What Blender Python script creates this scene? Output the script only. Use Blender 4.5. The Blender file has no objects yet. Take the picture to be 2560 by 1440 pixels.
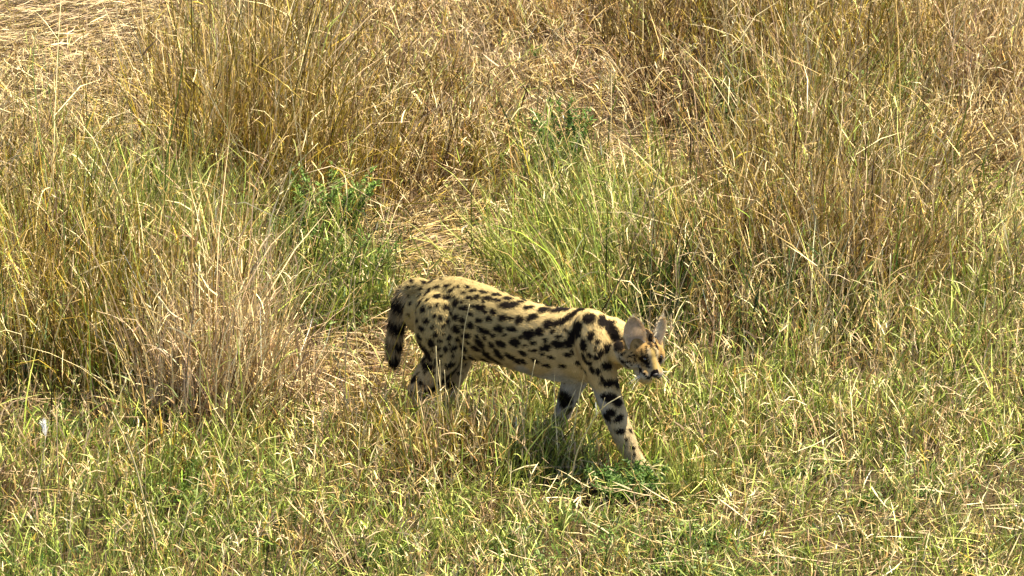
import bpy, math, random
import numpy as np
from mathutils import Vector
from mathutils.bvhtree import BVHTree
from mathutils.kdtree import KDTree

# ------------------------------------------------------------------ camera, sky, sun, exposure
C = bpy.context.scene.collection
SC = bpy.context.scene
PITCH = math.radians(18.0)
FPX = 10360.0                      # focal length in pixels of the 2560 px wide picture
CAM_H = 14.0 * math.sin(PITCH + math.atan((1185 - 720) / FPX))
CAM = np.array([0.0, 0.0, CAM_H])
cam_data = bpy.data.cameras.new('camera')
cam_data.sensor_width = 36.0
cam_data.lens = 36.0 * FPX / 2560.0
cam_data.clip_start = 0.5
cam_data.clip_end = 2000.0
cam = bpy.data.objects.new('camera', cam_data)
C.objects.link(cam)
cam.location = CAM
cam.rotation_euler = (math.radians(90) - PITCH, 0, 0)
SC.camera = cam

SUN_EL, SUN_AZ = math.radians(60), math.radians(70)   # azimuth clockwise from +Y (away from the camera)
world = bpy.data.worlds.new('World')
SC.world = world
world.use_nodes = True
nt = world.node_tree
nt.nodes.clear()
sky = nt.nodes.new('ShaderNodeTexSky')
sky.sky_type = 'NISHITA'
sky.sun_disc = False
sky.sun_elevation = SUN_EL
sky.sun_rotation = SUN_AZ
bg = nt.nodes.new('ShaderNodeBackground')
bg.inputs[1].default_value = 0.07
wo = nt.nodes.new('ShaderNodeOutputWorld')
nt.links.new(sky.outputs[0], bg.inputs[0])
nt.links.new(bg.outputs[0], wo.inputs[0])
sun_data = bpy.data.lights.new('sun', 'SUN')
sun_data.energy = 5.0
sun_data.angle = math.radians(0.5)
sun_data.color = (1.0, 0.91, 0.66)
sun = bpy.data.objects.new('sun', sun_data)
C.objects.link(sun)
sd = Vector((math.sin(SUN_AZ) * math.cos(SUN_EL), math.cos(SUN_AZ) * math.cos(SUN_EL), math.sin(SUN_EL)))
sun.rotation_euler = sd.to_track_quat('Z', 'Y').to_euler()
SC.view_settings.view_transform = 'Standard'
SC.view_settings.look = 'None'
SC.view_settings.gamma = 1.0
SC.view_settings.use_curve_mapping = False
SC.view_settings.exposure = 2.08

rng = np.random.default_rng(11)
random.seed(5)

# ------------------------------------------------------------------ geometry of the picture
CR = np.array([1.0, 0, 0])
CU = np.array([0, math.sin(PITCH), math.cos(PITCH)])
CF = np.array([0, math.cos(PITCH), -math.sin(PITCH)])


def ray(u, v):
    d = CF + CR * ((u - 1280) / FPX) - CU * ((v - 720) / FPX)
    return d / np.linalg.norm(d)


def ground_at(u, v, z=0.0):
    d = ray(u, v)
    return CAM + d * ((z - CAM[2]) / d[2])


def project(p):
    q = np.asarray(p) - CAM
    z = q @ CF
    return 1280 + FPX * (q @ CR) / z, 720 - FPX * (q @ CU) / z


# ------------------------------------------------------------------ materials
def new_mat(name):
    m = bpy.data.materials.new(name)
    m.use_nodes = True
    m.node_tree.nodes.clear()
    return m, m.node_tree


def N(t, kind, **kw):
    n = t.nodes.new(kind)
    for k, v in kw.items():
        if k.startswith('i_'):
            n.inputs[k[2:].replace('_', ' ')].default_value = v
        else:
            setattr(n, k, v)
    return n


def blade_material(name, attr='tint', transl=0.3, rough=0.5, spec=0.3, noise=0.25):
    m, t = new_mat(name)
    at = N(t, 'ShaderNodeAttribute', attribute_name=attr)
    tc = N(t, 'ShaderNodeTexCoord')
    nz = N(t, 'ShaderNodeTexNoise')
    nz.inputs['Scale'].default_value = 60.0
    nz.inputs['Detail'].default_value = 3.0
    t.links.new(tc.outputs['Object'], nz.inputs['Vector'])
    mr = N(t, 'ShaderNodeMapRange')
    mr.inputs['To Min'].default_value = 1.0 - noise
    mr.inputs['To Max'].default_value = 1.0 + noise
    t.links.new(nz.outputs['Fac'], mr.inputs['Value'])
    mx = N(t, 'ShaderNodeVectorMath', operation='SCALE')
    t.links.new(at.outputs['Color'], mx.inputs[0])
    t.links.new(mr.outputs[0], mx.inputs['Scale'])
    p = N(t, 'ShaderNodeBsdfPrincipled')
    p.inputs['Roughness'].default_value = rough
    p.inputs['Specular IOR Level'].default_value = spec
    tr = N(t, 'ShaderNodeBsdfTranslucent')
    t.links.new(mx.outputs[0], p.inputs['Base Color'])
    t.links.new(mx.outputs[0], tr.inputs['Color'])
    ms = N(t, 'ShaderNodeMixShader')
    ms.inputs[0].default_value = transl
    t.links.new(p.outputs[0], ms.inputs[1])
    t.links.new(tr.outputs[0], ms.inputs[2])
    o = N(t, 'ShaderNodeOutputMaterial')
    t.links.new(ms.outputs[0], o.inputs[0])
    return m


def ramp(t, fac, stops):
    r = N(t, 'ShaderNodeValToRGB')
    e = r.color_ramp.elements
    while len(e) < len(stops):
        e.new(0.5)
    for k, (pos, col) in enumerate(stops):
        e[k].position = pos
        e[k].color = (*col, 1)
    t.links.new(fac, r.inputs[0])
    return r


MAT_GRASS = blade_material('grass_blade', transl=0.20, spec=0.2)
MAT_STRAW = blade_material('dry_straw', transl=0.08, rough=0.5, spec=0.2)
MAT_LEAF = blade_material('weed_leaf', transl=0.3, rough=0.55)
MAT_FUR = blade_material('fur', transl=0.12, rough=0.75, spec=0.04, noise=0.15)


def ground_material():
    m, t = new_mat('soil_and_thatch')
    tc = N(t, 'ShaderNodeTexCoord')
    n1 = N(t, 'ShaderNodeTexNoise')
    n1.inputs['Scale'].default_value = 3.0
    n1.inputs['Detail'].default_value = 8.0
    t.links.new(tc.outputs['Object'], n1.inputs['Vector'])
    mp = N(t, 'ShaderNodeMapping')
    mp.inputs['Scale'].default_value = (30, 140, 30)
    t.links.new(tc.outputs['Object'], mp.inputs['Vector'])
    n2 = N(t, 'ShaderNodeTexNoise')
    n2.inputs['Scale'].default_value = 1.0
    n2.inputs['Detail'].default_value = 6.0
    t.links.new(mp.outputs[0], n2.inputs['Vector'])
    r1 = ramp(t, n1.outputs['Fac'], [(0.3, (0.035, 0.022, 0.011)), (0.55, (0.06, 0.04, 0.018)), (0.75, (0.05, 0.045, 0.015))])
    r2 = ramp(t, n2.outputs['Fac'], [(0.42, (0.025, 0.016, 0.008)), (0.62, (0.11, 0.072, 0.033))])
    mx = N(t, 'ShaderNodeMixRGB')
    mx.inputs[0].default_value = 0.5
    t.links.new(r1.outputs[0], mx.inputs[1])
    t.links.new(r2.outputs[0], mx.inputs[2])
    p = N(t, 'ShaderNodeBsdfPrincipled')
    p.inputs['Roughness'].default_value = 0.9
    p.inputs['Specular IOR Level'].default_value = 0.1
    t.links.new(mx.outputs[0], p.inputs['Base Color'])
    b = N(t, 'ShaderNodeBump')
    b.inputs['Distance'].default_value = 0.02
    t.links.new(n2.outputs['Fac'], b.inputs['Height'])
    t.links.new(b.outputs[0], p.inputs['Normal'])
    o = N(t, 'ShaderNodeOutputMaterial')
    t.links.new(p.outputs[0], o.inputs[0])
    return m


def plain_mat(name, col, rough=0.5, spec=0.5, coat=0.0):
    m, t = new_mat(name)
    tc = N(t, 'ShaderNodeTexCoord')
    nz = N(t, 'ShaderNodeTexNoise')
    nz.inputs['Scale'].default_value = 150.0
    t.links.new(tc.outputs['Object'], nz.inputs['Vector'])
    r = ramp(t, nz.outputs['Fac'], [(0.3, tuple(c * 0.75 for c in col)), (0.7, tuple(min(1, c * 1.2) for c in col))])
    p = N(t, 'ShaderNodeBsdfPrincipled')
    t.links.new(r.outputs[0], p.inputs['Base Color'])
    p.inputs['Roughness'].default_value = rough
    p.inputs['Specular IOR Level'].default_value = spec
    p.inputs['Coat Weight'].default_value = coat
    o = N(t, 'ShaderNodeOutputMaterial')
    t.links.new(p.outputs[0], o.inputs[0])
    return m


# ------------------------------------------------------------------ mesh helpers
def link_mesh(name, me, mat, parent=None, smooth=False, **props):
    ob = bpy.data.objects.new(name, me)
    me.materials.append(mat)
    if smooth:
        me.polygons.foreach_set('use_smooth', np.ones(len(me.polygons), dtype=bool))
    C.objects.link(ob)
    if parent is not None:
        ob.parent = parent
    for k, v in props.items():
        ob[k] = v
    return ob


def mesh_np(name, verts, loops, starts, totals, cols=None):
    me = bpy.data.meshes.new(name)
    me.vertices.add(len(verts))
    me.vertices.foreach_set('co', np.ascontiguousarray(verts, dtype=np.float32).ravel())
    me.loops.add(len(loops))
    me.loops.foreach_set('vertex_index', np.ascontiguousarray(loops, dtype=np.int32))
    me.polygons.add(len(starts))
    me.polygons.foreach_set('loop_start', np.ascontiguousarray(starts, dtype=np.int32))
    me.polygons.foreach_set('loop_total', np.ascontiguousarray(totals, dtype=np.int32))
    me.update(calc_edges=True)
    if cols is not None:
        a = me.attributes.new('tint', 'FLOAT_COLOR', 'POINT')
        c4 = np.ones((len(verts), 4), dtype=np.float32)
        c4[:, :3] = cols
        a.data.foreach_set('color', c4.ravel())
    return me


class Blades:
    """collects blades as numpy blocks; each blade a bent, tapering ribbon"""

    def __init__(s):
        s.V, s.L, s.S, s.T, s.Cc = [], [], [], [], []
        s.nv = s.nl = 0

    def add(s, base, length, az, lean, curve, width, c0, c1, nseg=3, prof=None, twist=0.4, kink=0.0, end=None):
        n = len(base)
        if n == 0:
            return None
        length = np.broadcast_to(length, (n,)).astype(float)
        az = np.broadcast_to(az, (n,)).astype(float)
        lean = np.broadcast_to(lean, (n,)).astype(float)
        curve = np.broadcast_to(curve, (n,)).astype(float)
        width = np.broadcast_to(width, (n,)).astype(float)
        P = np.zeros((n, nseg + 1, 3))
        P[:, 0] = base
        tw = rng.normal(0, twist, n)
        D = []
        kk = np.zeros(n)
        for k in range(nseg):
            f = (k + 0.5) / nseg
            kk = kk + rng.normal(0, 1, n) * kink
            th = lean + curve * f ** 1.4 + kk
            a = az + tw * f
            d = np.stack([np.sin(th) * np.cos(a), np.sin(th) * np.sin(a), np.cos(th)], 1)
            D.append(d)
            P[:, k + 1] = P[:, k] + d * (length / nseg)[:, None]
        P[:, 1:, 2] = np.maximum(P[:, 1:, 2], 0.004 + 0.012 * rng.random((n, 1)))
        phi = rng.random(n) * 2 * math.pi
        w = np.stack([np.cos(phi), np.sin(phi), np.zeros(n)], 1)
        d = D[0]
        w = w - d * (w * d).sum(1)[:, None]
        w /= np.linalg.norm(w, axis=1)[:, None] + 1e-6
        if prof is None:
            prof = [1.0] + [1.0 - 0.55 * (k / nseg) ** 1.5 for k in range(1, nseg)]
        V = np.zeros((n, 2 * nseg + 1, 3))
        K = np.zeros((n, 2 * nseg + 1, 3))
        for k in range(nseg):
            o = w * (width * 0.5 * prof[k])[:, None]
            V[:, 2 * k] = P[:, k] - o
            V[:, 2 * k + 1] = P[:, k] + o
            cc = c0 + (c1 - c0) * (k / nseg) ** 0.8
            K[:, 2 * k] = cc
            K[:, 2 * k + 1] = cc
        V[:, 2 * nseg] = P[:, nseg]
        K[:, 2 * nseg] = c1
        s._push(V, K, nseg)
        return P

    def _push(s, V, K, nseg):
        n = len(V)
        nvb = 2 * nseg + 1
        idx = []
        tot = []
        for k in range(nseg - 1):
            idx += [2 * k, 2 * k + 1, 2 * k + 3, 2 * k + 2]
            tot.append(4)
        idx += [2 * nseg - 2, 2 * nseg - 1, 2 * nseg]
        tot.append(3)
        idx, tot = np.array(idx), np.array(tot)
        loops = (np.arange(n)[:, None] * nvb + idx[None]).ravel() + s.nv
        st = np.concatenate([[0], np.cumsum(tot)[:-1]])
        starts = (np.arange(n)[:, None] * len(idx) + st[None]).ravel() + s.nl
        s.V.append(V.reshape(-1, 3)); s.Cc.append(K.reshape(-1, 3))
        s.L.append(loops); s.S.append(starts); s.T.append(np.tile(tot, n))
        s.nv += n * nvb
        s.nl += n * len(idx)

    def build(s, name, mat, parent=None, origin=None, **props):
        V = np.concatenate(s.V)
        if origin is not None:
            V = V - np.asarray(origin)
        me = mesh_np(name, V, np.concatenate(s.L), np.concatenate(s.S), np.concatenate(s.T), np.clip(np.concatenate(s.Cc), 0, 1))
        ob = link_mesh(name, me, mat, parent, **props)
        if origin is not None:
            ob.location = origin
        return ob


def catmull(pts, n):
    pts = np.asarray(pts, dtype=float)
    p = np.vstack([2 * pts[0] - pts[1], pts, 2 * pts[-1] - pts[-2]])
    out = []
    m = len(pts) - 1
    for i in range(m):
        t = np.linspace(0, 1, n, endpoint=(i == m - 1))[:, None]
        a, b, c, d = p[i], p[i + 1], p[i + 2], p[i + 3]
        out.append(0.5 * ((2 * b) + (c - a) * t + (2 * a - 5 * b + 4 * c - d) * t ** 2 + (3 * b - a - 3 * c + d) * t ** 3))
    return np.vstack(out)


# ------------------------------------------------------------------ ground
def make_ground():
    nx, ny = 90, 90
    xs = np.concatenate([[-900, -200, -40], np.linspace(-8, 8, nx), [40, 200, 900]])
    ys = np.concatenate([[-300, -40, 0], np.linspace(7, 26, ny), [60, 250, 1500]])
    X, Y = np.meshgrid(xs, ys)
    Z = 0.008 * np.sin(X * 2.3 + 1) * np.cos(Y * 1.7) + 0.006 * np.sin(X * 5.1 + Y * 4.3) - 0.014
    V = np.stack([X, Y, Z], -1).reshape(-1, 3)
    w, h = len(xs), len(ys)
    i, j = np.meshgrid(np.arange(w - 1), np.arange(h - 1))
    a = (j * w + i).ravel()
    L = np.stack([a, a + 1, a + w + 1, a + w], 1).ravel()
    n = len(a)
    me = mesh_np('ground', V, L, np.arange(n) * 4, np.full(n, 4))
    link_mesh('ground', me, ground_material(), smooth=True, kind='structure')


make_ground()

# ------------------------------------------------------------------ the serval
HEAD = math.radians(27)
F = np.array([math.cos(HEAD), -math.sin(HEAD), 0.0])
R = np.array([-math.sin(HEAD), -math.cos(HEAD), 0.0])      # the animal's right, towards the camera
UP = np.array([0, 0, 1.0])
PAW = ground_at(1600, 1186)
M0 = PAW - 0.06 * R
SCALE = 740.0


def Q(u, v, w=0.0):
    d = ray(u, v)
    return CAM + d * ((w - (CAM - M0) @ R) / (d @ R))


V_all, F_all = [], []
bone_pts, bone_dirs = [], []


def add_tube(pts, rw, rh, lat, nr=24, flow=-1, step=8):
    """closed tube through pts with half width rw along lat and half height rh across it"""
    A = catmull(np.column_stack([np.asarray(pts), rw, rh]), step)
    P, rw, rh = A[:, :3], np.maximum(A[:, 3], 0.004), np.maximum(A[:, 4], 0.004)
    T = np.gradient(P, axis=0)
    T /= np.linalg.norm(T, axis=1)[:, None]
    # rounded ends
    e = []
    for k in (3, 2, 1):
        a = k / 3.3
        e.append((P[0] - T[0] * rh[0] * math.sin(a * math.pi / 2) * 0.9, rw[0] * math.cos(a * math.pi / 2), rh[0] * math.cos(a * math.pi / 2), T[0]))
    e2 = []
    for k in (1, 2, 3):
        a = k / 3.3
        e2.append((P[-1] + T[-1] * rh[-1] * math.sin(a * math.pi / 2) * 0.9, rw[-1] * math.cos(a * math.pi / 2), rh[-1] * math.cos(a * math.pi / 2), T[-1]))
    rows = e + [(P[i], rw[i], rh[i], T[i]) for i in range(len(P))] + e2
    base = sum(len(v) for v in V_all)
    vs = []
    for (p, a, b, t) in rows:
        l = lat - t * (lat @ t)
        l /= np.linalg.norm(l)
        m = np.cross(t, l)
        for k in range(nr):
            an = 2 * math.pi * k / nr
            vs.append(p + l * (a * math.cos(an)) + m * (b * math.sin(an)))
        if flow:
            bone_pts.append(p)
            bone_dirs.append(t * flow)
    V_all.append(np.array(vs))
    n = len(rows)
    for i in range(n - 1):
        for k in range(nr):
            k2 = (k + 1) % nr
            F_all.append((base + i * nr + k, base + i * nr + k2, base + (i + 1) * nr + k2, base + (i + 1) * nr + k))
    F_all.append(tuple(base + k for k in range(nr))[::-1])
    F_all.append(tuple(base + (n - 1) * nr + k for k in range(nr)))


def add_ball(c, rad, axes, flow=None, n=18):
    base = sum(len(v) for v in V_all)
    vs = []
    for i in range(n + 1):
        th = math.pi * (i + 0.0) / n
        for k in range(n * 2):
            ph = math.pi * k / n
            q = np.array([math.sin(th) * math.cos(ph), math.sin(th) * math.sin(ph), math.cos(th)])
            vs.append(np.asarray(c) + sum(axes[j] * (q[j] * rad[j]) for j in range(3)))
    V_all.append(np.array(vs))
    w = n * 2
    for i in range(n):
        for k in range(w):
            F_all.append((base + i * w + k, base + (i + 1) * w + k, base + (i + 1) * w + (k + 1) % w, base + i * w + (k + 1) % w))
    if flow is not None:
        bone_pts.append(np.asarray(c)); bone_dirs.append(flow)


def px(x):
    return x / SCALE


# torso: (u, v of the back, v of the belly, half width)
TORSO = [(1052, 716, 836, .055), (1085, 692, 872, .078), (1140, 689, 900, .088), (1200, 708, 904, .086), (1260, 732, 916, .086),
         (1320, 752, 934, .090), (1380, 765, 950, .092), (1440, 770, 958, .088), (1488, 771, 950, .078), (1528, 790, 925, .060)]
pts, rw, rh = [], [], []
for (u, a, b, w) in TORSO:
    hi = px((b - a) / 2)
    h = math.sqrt(max(hi * hi - (w * math.sin(PITCH)) ** 2, 0.0016)) / math.cos(PITCH)
    pts.append(Q(u, (a + b) / 2)); rw.append(w); rh.append(h)
add_tube(pts, rw, rh, R)


def limb(L, lat=R, sq=1.0, flow=1):
    add_tube([Q(u, v, w) for (u, v, w, r) in L], [r * sq for (_, _, _, r) in L], [r for (_, _, _, r) in L], lat, nr=18, flow=flow)


limb([(1478, 815, .040, .062), (1490, 860, .052, .072), (1500, 915, .060, .058), (1514, 965, .064, .046), (1530, 1015, .064, .042),
      (1549, 1065, .064, .039), (1568, 1110, .062, .035), (1583, 1142, .060, .031), (1596, 1163, .060, .031)])
limb([(1590, 1160, .060, .029), (1608, 1170, .060, .027), (1618, 1174, .060, .021)], sq=1.15)
limb([(1455, 850, -.045, .06), (1446, 915, -.050, .052), (1430, 965, -.056, .040), (1416, 1005, -.056, .032), (1403, 1045, -.056, .028),
      (1388, 1080, -.056, .024), (1384, 1104, -.056, .024)])
limb([(1386, 1102, -.056, .025), (1400, 1112, -.056, .022)], sq=1.2)
limb([(1098, 775, .040, .082), (1098, 830, .052, .084), (1108, 880, .060, .068), (1092, 918, .064, .060), (1066, 950, .062, .050),
      (1046, 982, .060, .039), (1040, 1025, .060, .030), (1046, 1070, .060, .026), (1052, 1090, .060, .025)])
limb([(1052, 1090, .060, .026), (1070, 1098, .060, .024)], sq=1.15)
limb([(1120, 800, -.045, .075), (1150, 860, -.050, .060), (1150, 905, -.056, .042), (1136, 945, -.058, .033), (1128, 975, -.058, .027),
      (1138, 1020, -.058, .023), (1144, 1044, -.058, .023)])
limb([(1144, 1044, -.058, .024), (1160, 1052, -.058, .022)], sq=1.15)
# tail
TAIL = [(1072, 722, 0, .028), (1045, 716, .005, .031), (1018, 730, .01, .033), (1001, 765, .015, .031), (992, 810, .015, .029),
        (986, 850, .015, .028), (984, 880, .015, .026), (985, 900, .015, .020)]
limb(TAIL)
# neck
limb([(1480, 850, 0, .092), (1530, 850, .006, .076), (1570, 868, .02, .056), (1590, 878, .03, .034)], sq=0.9, flow=-1)

# head in its own frame
HY, HP = math.radians(28), math.radians(31)
hf = np.array([math.sin(HY) * math.cos(HP), -math.cos(HY) * math.cos(HP), -math.sin(HP)])
hr = np.array([-math.cos(HY), -math.sin(HY), 0.0])
hu = np.cross(hr, hf)
roll = math.radians(2)
hr, hu = hr * math.cos(roll) + hu * math.sin(roll), hu * math.cos(roll) - hr * math.sin(roll)
HC = Q(1605, 861, 0.045)
AX = (hr, hf, hu)
HS = 1.28


def H(r, f, u):
    return HC + (hr * r + hf * f + hu * u) * HS


def hball(r, f, u, a, b, c, flow=True):
    add_ball(H(r, f, u), (a * HS, b * HS, c * HS), AX, flow=-hf if flow else None, n=12)


hball(0, -.004, -.004, .047, .054, .038)
hball(0, .028, .008, .037, .036, .027)
add_tube([H(0, .030, .014), H(0, .060, .004), H(0, .082, -.010), H(0, .090, -.016)], [.022, .0175, .015, .012], [.018, .016, .013, .010], hr, nr=16, flow=0, step=5)
hball(0, .060, -.022, .030, .030, .022)
for s in (1, -1):
    hball(s * .0165, .076, -.028, .0185, .019, .0165)
    hball(s * .036, .018, -.026, .030, .034, .028)
    hball(s * .052, -.012, -.034, .026, .030, .032)
    hball(s * .028, .032, .013, .013, .013, .008)
hball(0, .060, -.062, .020, .022, .015)
hball(0, .045, -.050, .028, .026, .020)
hball(0, .030, -.040, .032, .036, .020)

raw = bpy.data.meshes.new('raw')
raw.from_pydata(np.vstack(V_all).tolist(), [], F_all)
raw_ob = bpy.data.objects.new('raw', raw)
C.objects.link(raw_ob)
md = raw_ob.modifiers.new('r', 'REMESH')
md.mode = 'VOXEL'
md.voxel_size = 0.0042
sm = raw_ob.modifiers.new('s', 'SMOOTH')
sm.factor = 0.5
sm.iterations = 7
dg = bpy.context.evaluated_depsgraph_get()
body_me = bpy.data.meshes.new_from_object(raw_ob.evaluated_get(dg))
bpy.data.objects.remove(raw_ob)
nb = len(body_me.vertices)
BV = np.zeros(nb * 3)
body_me.vertices.foreach_get('co', BV)
BV = BV.reshape(-1, 3)
BF = [tuple(p.vertices) for p in body_me.polygons]
bvh = BVHTree.FromPolygons(BV.tolist(), BF)
kd = KDTree(len(bone_pts))
for i, p in enumerate(bone_pts):
    kd.insert(p, i)
kd.balance()


def zoom1(x, y):                   # coordinates of my enlarged study of the animal
    return 900 + x * 0.4027, 640 + y * 0.4027


def zoom2(x, y):
    return 1400 + x * 0.1944, 740 + y * 0.1944


SPOT = []                          # centre, axis 1, axis 2, normal, sharpness


def spot(u, v, a, b, ang=0.0, mirror=True, soft=0.25, dark=1.0):
    """a, b in pixels of the picture; ang degrees clockwise from the picture's horizontal"""
    o = Vector(CAM)
    hit = bvh.ray_cast(o, Vector(ray(u, v)))
    if hit[0] is None:
        return
    c = np.array(hit[0]); n = np.array(hit[1]); d = ray(u, v)
    g = math.radians(ang)
    e1 = (CR * math.cos(g) - CU * math.sin(g)) * px(a)
    e2 = (CR * math.sin(g) + CU * math.cos(g)) * px(b)
    out = []
    for e in (e1, e2):
        nd = n @ d
        if abs(nd) < 0.45:
            nd = -0.45
        out.append(e - d * ((e @ n) / nd))
    SPOT.append((c, out[0], out[1], n, soft, dark))
    if mirror:
        def rf(x):
            return x - 2 * (x @ R) * R
        SPOT.append((c - 2 * ((c - M0) @ R) * R, rf(out[0]), rf(out[1]), rf(n), soft, dark))


Z = 0.4027
BODY_SPOTS = [
    (400, 165, 20, 10, 0), (450, 150, 16, 9, 0), (470, 190, 18, 10, 5), (540, 180, 20, 10, 5), (600, 190, 22, 10, 10), (560, 215, 18, 9, 0), (660, 190, 20, 9, 15), (640, 225, 20, 11, 10), (700, 215, 24, 10, 15),
    (770, 225, 26, 9, 18), (850, 238, 26, 9, 18), (920, 262, 26, 9, 18), (1000, 284, 24, 8, 15), (380, 205, 16, 9, -20), (420, 225, 15, 10, -10),
    (480, 245, 24, 13, 5), (545, 250, 30, 13, 0), (592, 290, 22, 20, 0), (532, 315, 20, 19, 0), (388, 332, 20, 18, 0), (475, 305, 10, 11, 0),
    (435, 318, 9, 9, 0), (650, 326, 30, 12, 0), (680, 262, 22, 13, 10), (730, 258, 20, 14, 0), (800, 264, 32, 15, 10), (858, 274, 24, 13, 20),
    (748, 322, 32, 16, 8), (930, 304, 62, 20, 4), (1050, 320, 33, 15, 8), (1150, 332, 38, 14, 3), (1248, 330, 54, 12, 2),
    (830, 352, 22, 20, 30), (890, 384, 27, 20, 0), (937, 391, 14, 11, 0), (990, 399, 28, 22, -30), (1070, 383, 36, 20, -15), (800, 392, 22, 15, 20),
    (742, 399, 20, 12, 10), (1170, 426, 28, 29, 0), (1420, 380, 40, 27, -22), (775, 470, 35, 18, 8), (865, 455, 28, 16, 5), (945, 457, 33, 15, 5),
    (1052, 489, 35, 28, 0), (1115, 473, 26, 26, 0), (690, 431, 22, 21, 0), (600, 456, 24, 22, 0), (638, 396, 15, 20, 0), (595, 380, 20, 21, 0),
    (545, 402, 15, 18, 0), (500, 381, 14, 12, 0), (520, 437, 14, 14, 0), (408, 400, 17, 15, 0), (380, 452, 20, 16, 0), (660, 497, 28, 18, -20),
    (555, 501, 15, 15, 0), (470, 487, 18, 17, 0), (742, 540, 24, 24, 0), (822, 556, 18, 16, 0), (875, 546, 29, 17, 0), (965, 540, 30, 24, 0),
    (722, 577, 22, 15, 0), (862, 612, 24, 24, 0), (932, 626, 26, 15, 0), (790, 616, 20, 20, 0), (437, 537, 22, 29, 0), (400, 586, 20, 22, 0),
    (345, 580, 14, 18, 0), (640, 569, 18, 21, 0), (580, 571, 22, 20, 0), (530, 576, 12, 20, 0), (490, 576, 12, 16, 0), (1015, 606, 24, 14, 0),
    (1080, 590, 24, 10, -15), (1155, 573, 34, 18, -10), (1232, 549, 38, 22, 0), (700, 636, 18, 14, 0), (645, 632, 16, 12, 0), (1010, 655, 22, 12, 0), (1090, 650, 24, 12, 0),
    (1430, 490, 18, 34, 25), (1385, 551, 17, 34, 0), (1540, 572, 24, 30, 0), (1472, 525, 17, 15, 0), (1460, 575, 12, 12, 0), (1425, 612, 16, 16, 0), (1472, 622, 22, 18, 20),
    (1385, 622, 13, 18, 0), (1532, 681, 30, 24, 0), (1440, 705, 16, 18, 0), (1477, 720, 14, 18, 0), (1540, 785, 46, 20, 0), (1600, 792, 16, 28, 0), (1500, 600, 14, 16, 0),
    (1500, 760, 14, 10, 0), (1290, 615, 22, 12, 0), (1190, 630, 24, 12, 0), (975, 655, 18, 10, 0), (850, 655, 16, 10, 0), (780, 650, 16, 10, 0), (1130, 612, 18, 9, 0), (1320, 600, 14, 12, 0), (365, 500, 12, 14, 0), (450, 440, 14, 12, 0), (460, 370, 12, 10, 0), (350, 400, 10, 14, 0), (565, 350, 12, 12, 0), (690, 360, 16, 10, 0), (340, 520, 10, 12, 0),
    (610, 520, 14, 12, 0), (500, 525, 16, 12, 0), (430, 640, 14, 10, 0)]
for (x, y, a, b, g) in BODY_SPOTS:
    u, v = zoom1(x, y)
    spot(u, v, a * Z * 1.15 + .5, b * Z * 1.20 + .5, g)
r1 = np.random.default_rng(8)
have = [zoom1(b_[0], b_[1]) for b_ in BODY_SPOTS]
for _ in range(900):
    u, v = r1.uniform(1018, 1215), r1.uniform(696, 935)
    if u > 1110 and v < 700 + (u - 1110) * .3:
        continue
    if min((u - a) ** 2 + (v - b) ** 2 for a, b in have) < 15.5 ** 2:
        continue
    have.append((u, v))
    spot(u, v, r1.uniform(4, 7), r1.uniform(3.5, 6), r1.uniform(-40, 40))
for _ in range(900):
    u = r1.uniform(1200, 1470); v = r1.uniform(820 + (u - 1200) * .02, 895 + (u - 1200) * .12)
    if min((u - a) ** 2 + ((v - b) * 1.2) ** 2 for a, b in have) < 21 ** 2:
        continue
    have.append((u, v))
    spot(u, v, r1.uniform(6, 10), r1.uniform(4.5, 7), r1.uniform(-25, 10))
# stripes of shoulder and nape as short runs of spots
def stripe(p, q, wd, n=6, z=zoom1, zf=Z, mirror=True, **kw):
    L = math.hypot(q[0] - p[0], q[1] - p[1])
    g = math.degrees(math.atan2(q[1] - p[1], q[0] - p[0]))
    for k in range(n):
        t = (k + 0.5) / n
        u, v = z(p[0] + (q[0] - p[0]) * t, p[1] + (q[1] - p[1]) * t)
        spot(u, v, L / n * 1.1 * zf, wd * zf * (1.25 if z is zoom1 else 1.1), g, mirror=mirror, **kw)


stripe((1205, 425), (1270, 395), 18); stripe((1270, 392), (1340, 345), 15); stripe((1340, 343), (1400, 318), 9)
stripe((1370, 430), (1320, 480), 17, 3); stripe((1322, 478), (1290, 560), 24, 4)
stripe((1485, 392), (1550, 422), 27, 4); stripe((1540, 415), (1590, 500), 33, 5); stripe((1588, 490), (1612, 580), 26, 4)
LEG_SPOTS = [
    (1545, 878, 50, 26, 5), (1600, 900, 34, 26, 15), (1555, 970, 27, 23, 0), (1608, 1005, 36, 17, -25), (1612, 1086, 30, 15, -5), (1680, 1080, 11, 15, 0),
    (1655, 1136, 13, 10, 0), (1695, 1190, 12, 10, 0), (1722, 1130, 8, 12, 0), (1530, 1000, 18, 22, 0), (1735, 1195, 7, 8, 0), (1640, 1170, 8, 7, 0), (1700, 1225, 8, 7, 0),
    (420, 682, 42, 22, -5), (480, 662, 22, 22, 0), (565, 677, 26, 17, 10), (562, 746, 32, 26, 0), (568, 800, 26, 18, 0), (430, 842, 26, 34, 10), (355, 862, 16, 16, 0),
    (345, 700, 22, 14, 0), (330, 765, 26, 18, 0), (385, 790, 18, 14, 0), (310, 840, 12, 22, 0), (395, 640, 16, 12, 0),
    (1270, 885, 44, 42, 0), (1232, 1022, 40, 28, -15), (1190, 1008, 14, 20, 0), (1260, 930, 20, 10, 0), (1300, 960, 14, 16, 0), (1205, 1075, 16, 10, 0)]
for (x, y, a, b, g) in LEG_SPOTS:
    u, v = zoom1(x, y)
    spot(u, v, a * Z * 1.15 + .6, b * Z * 1.15 + .6, g, mirror=False)
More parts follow.
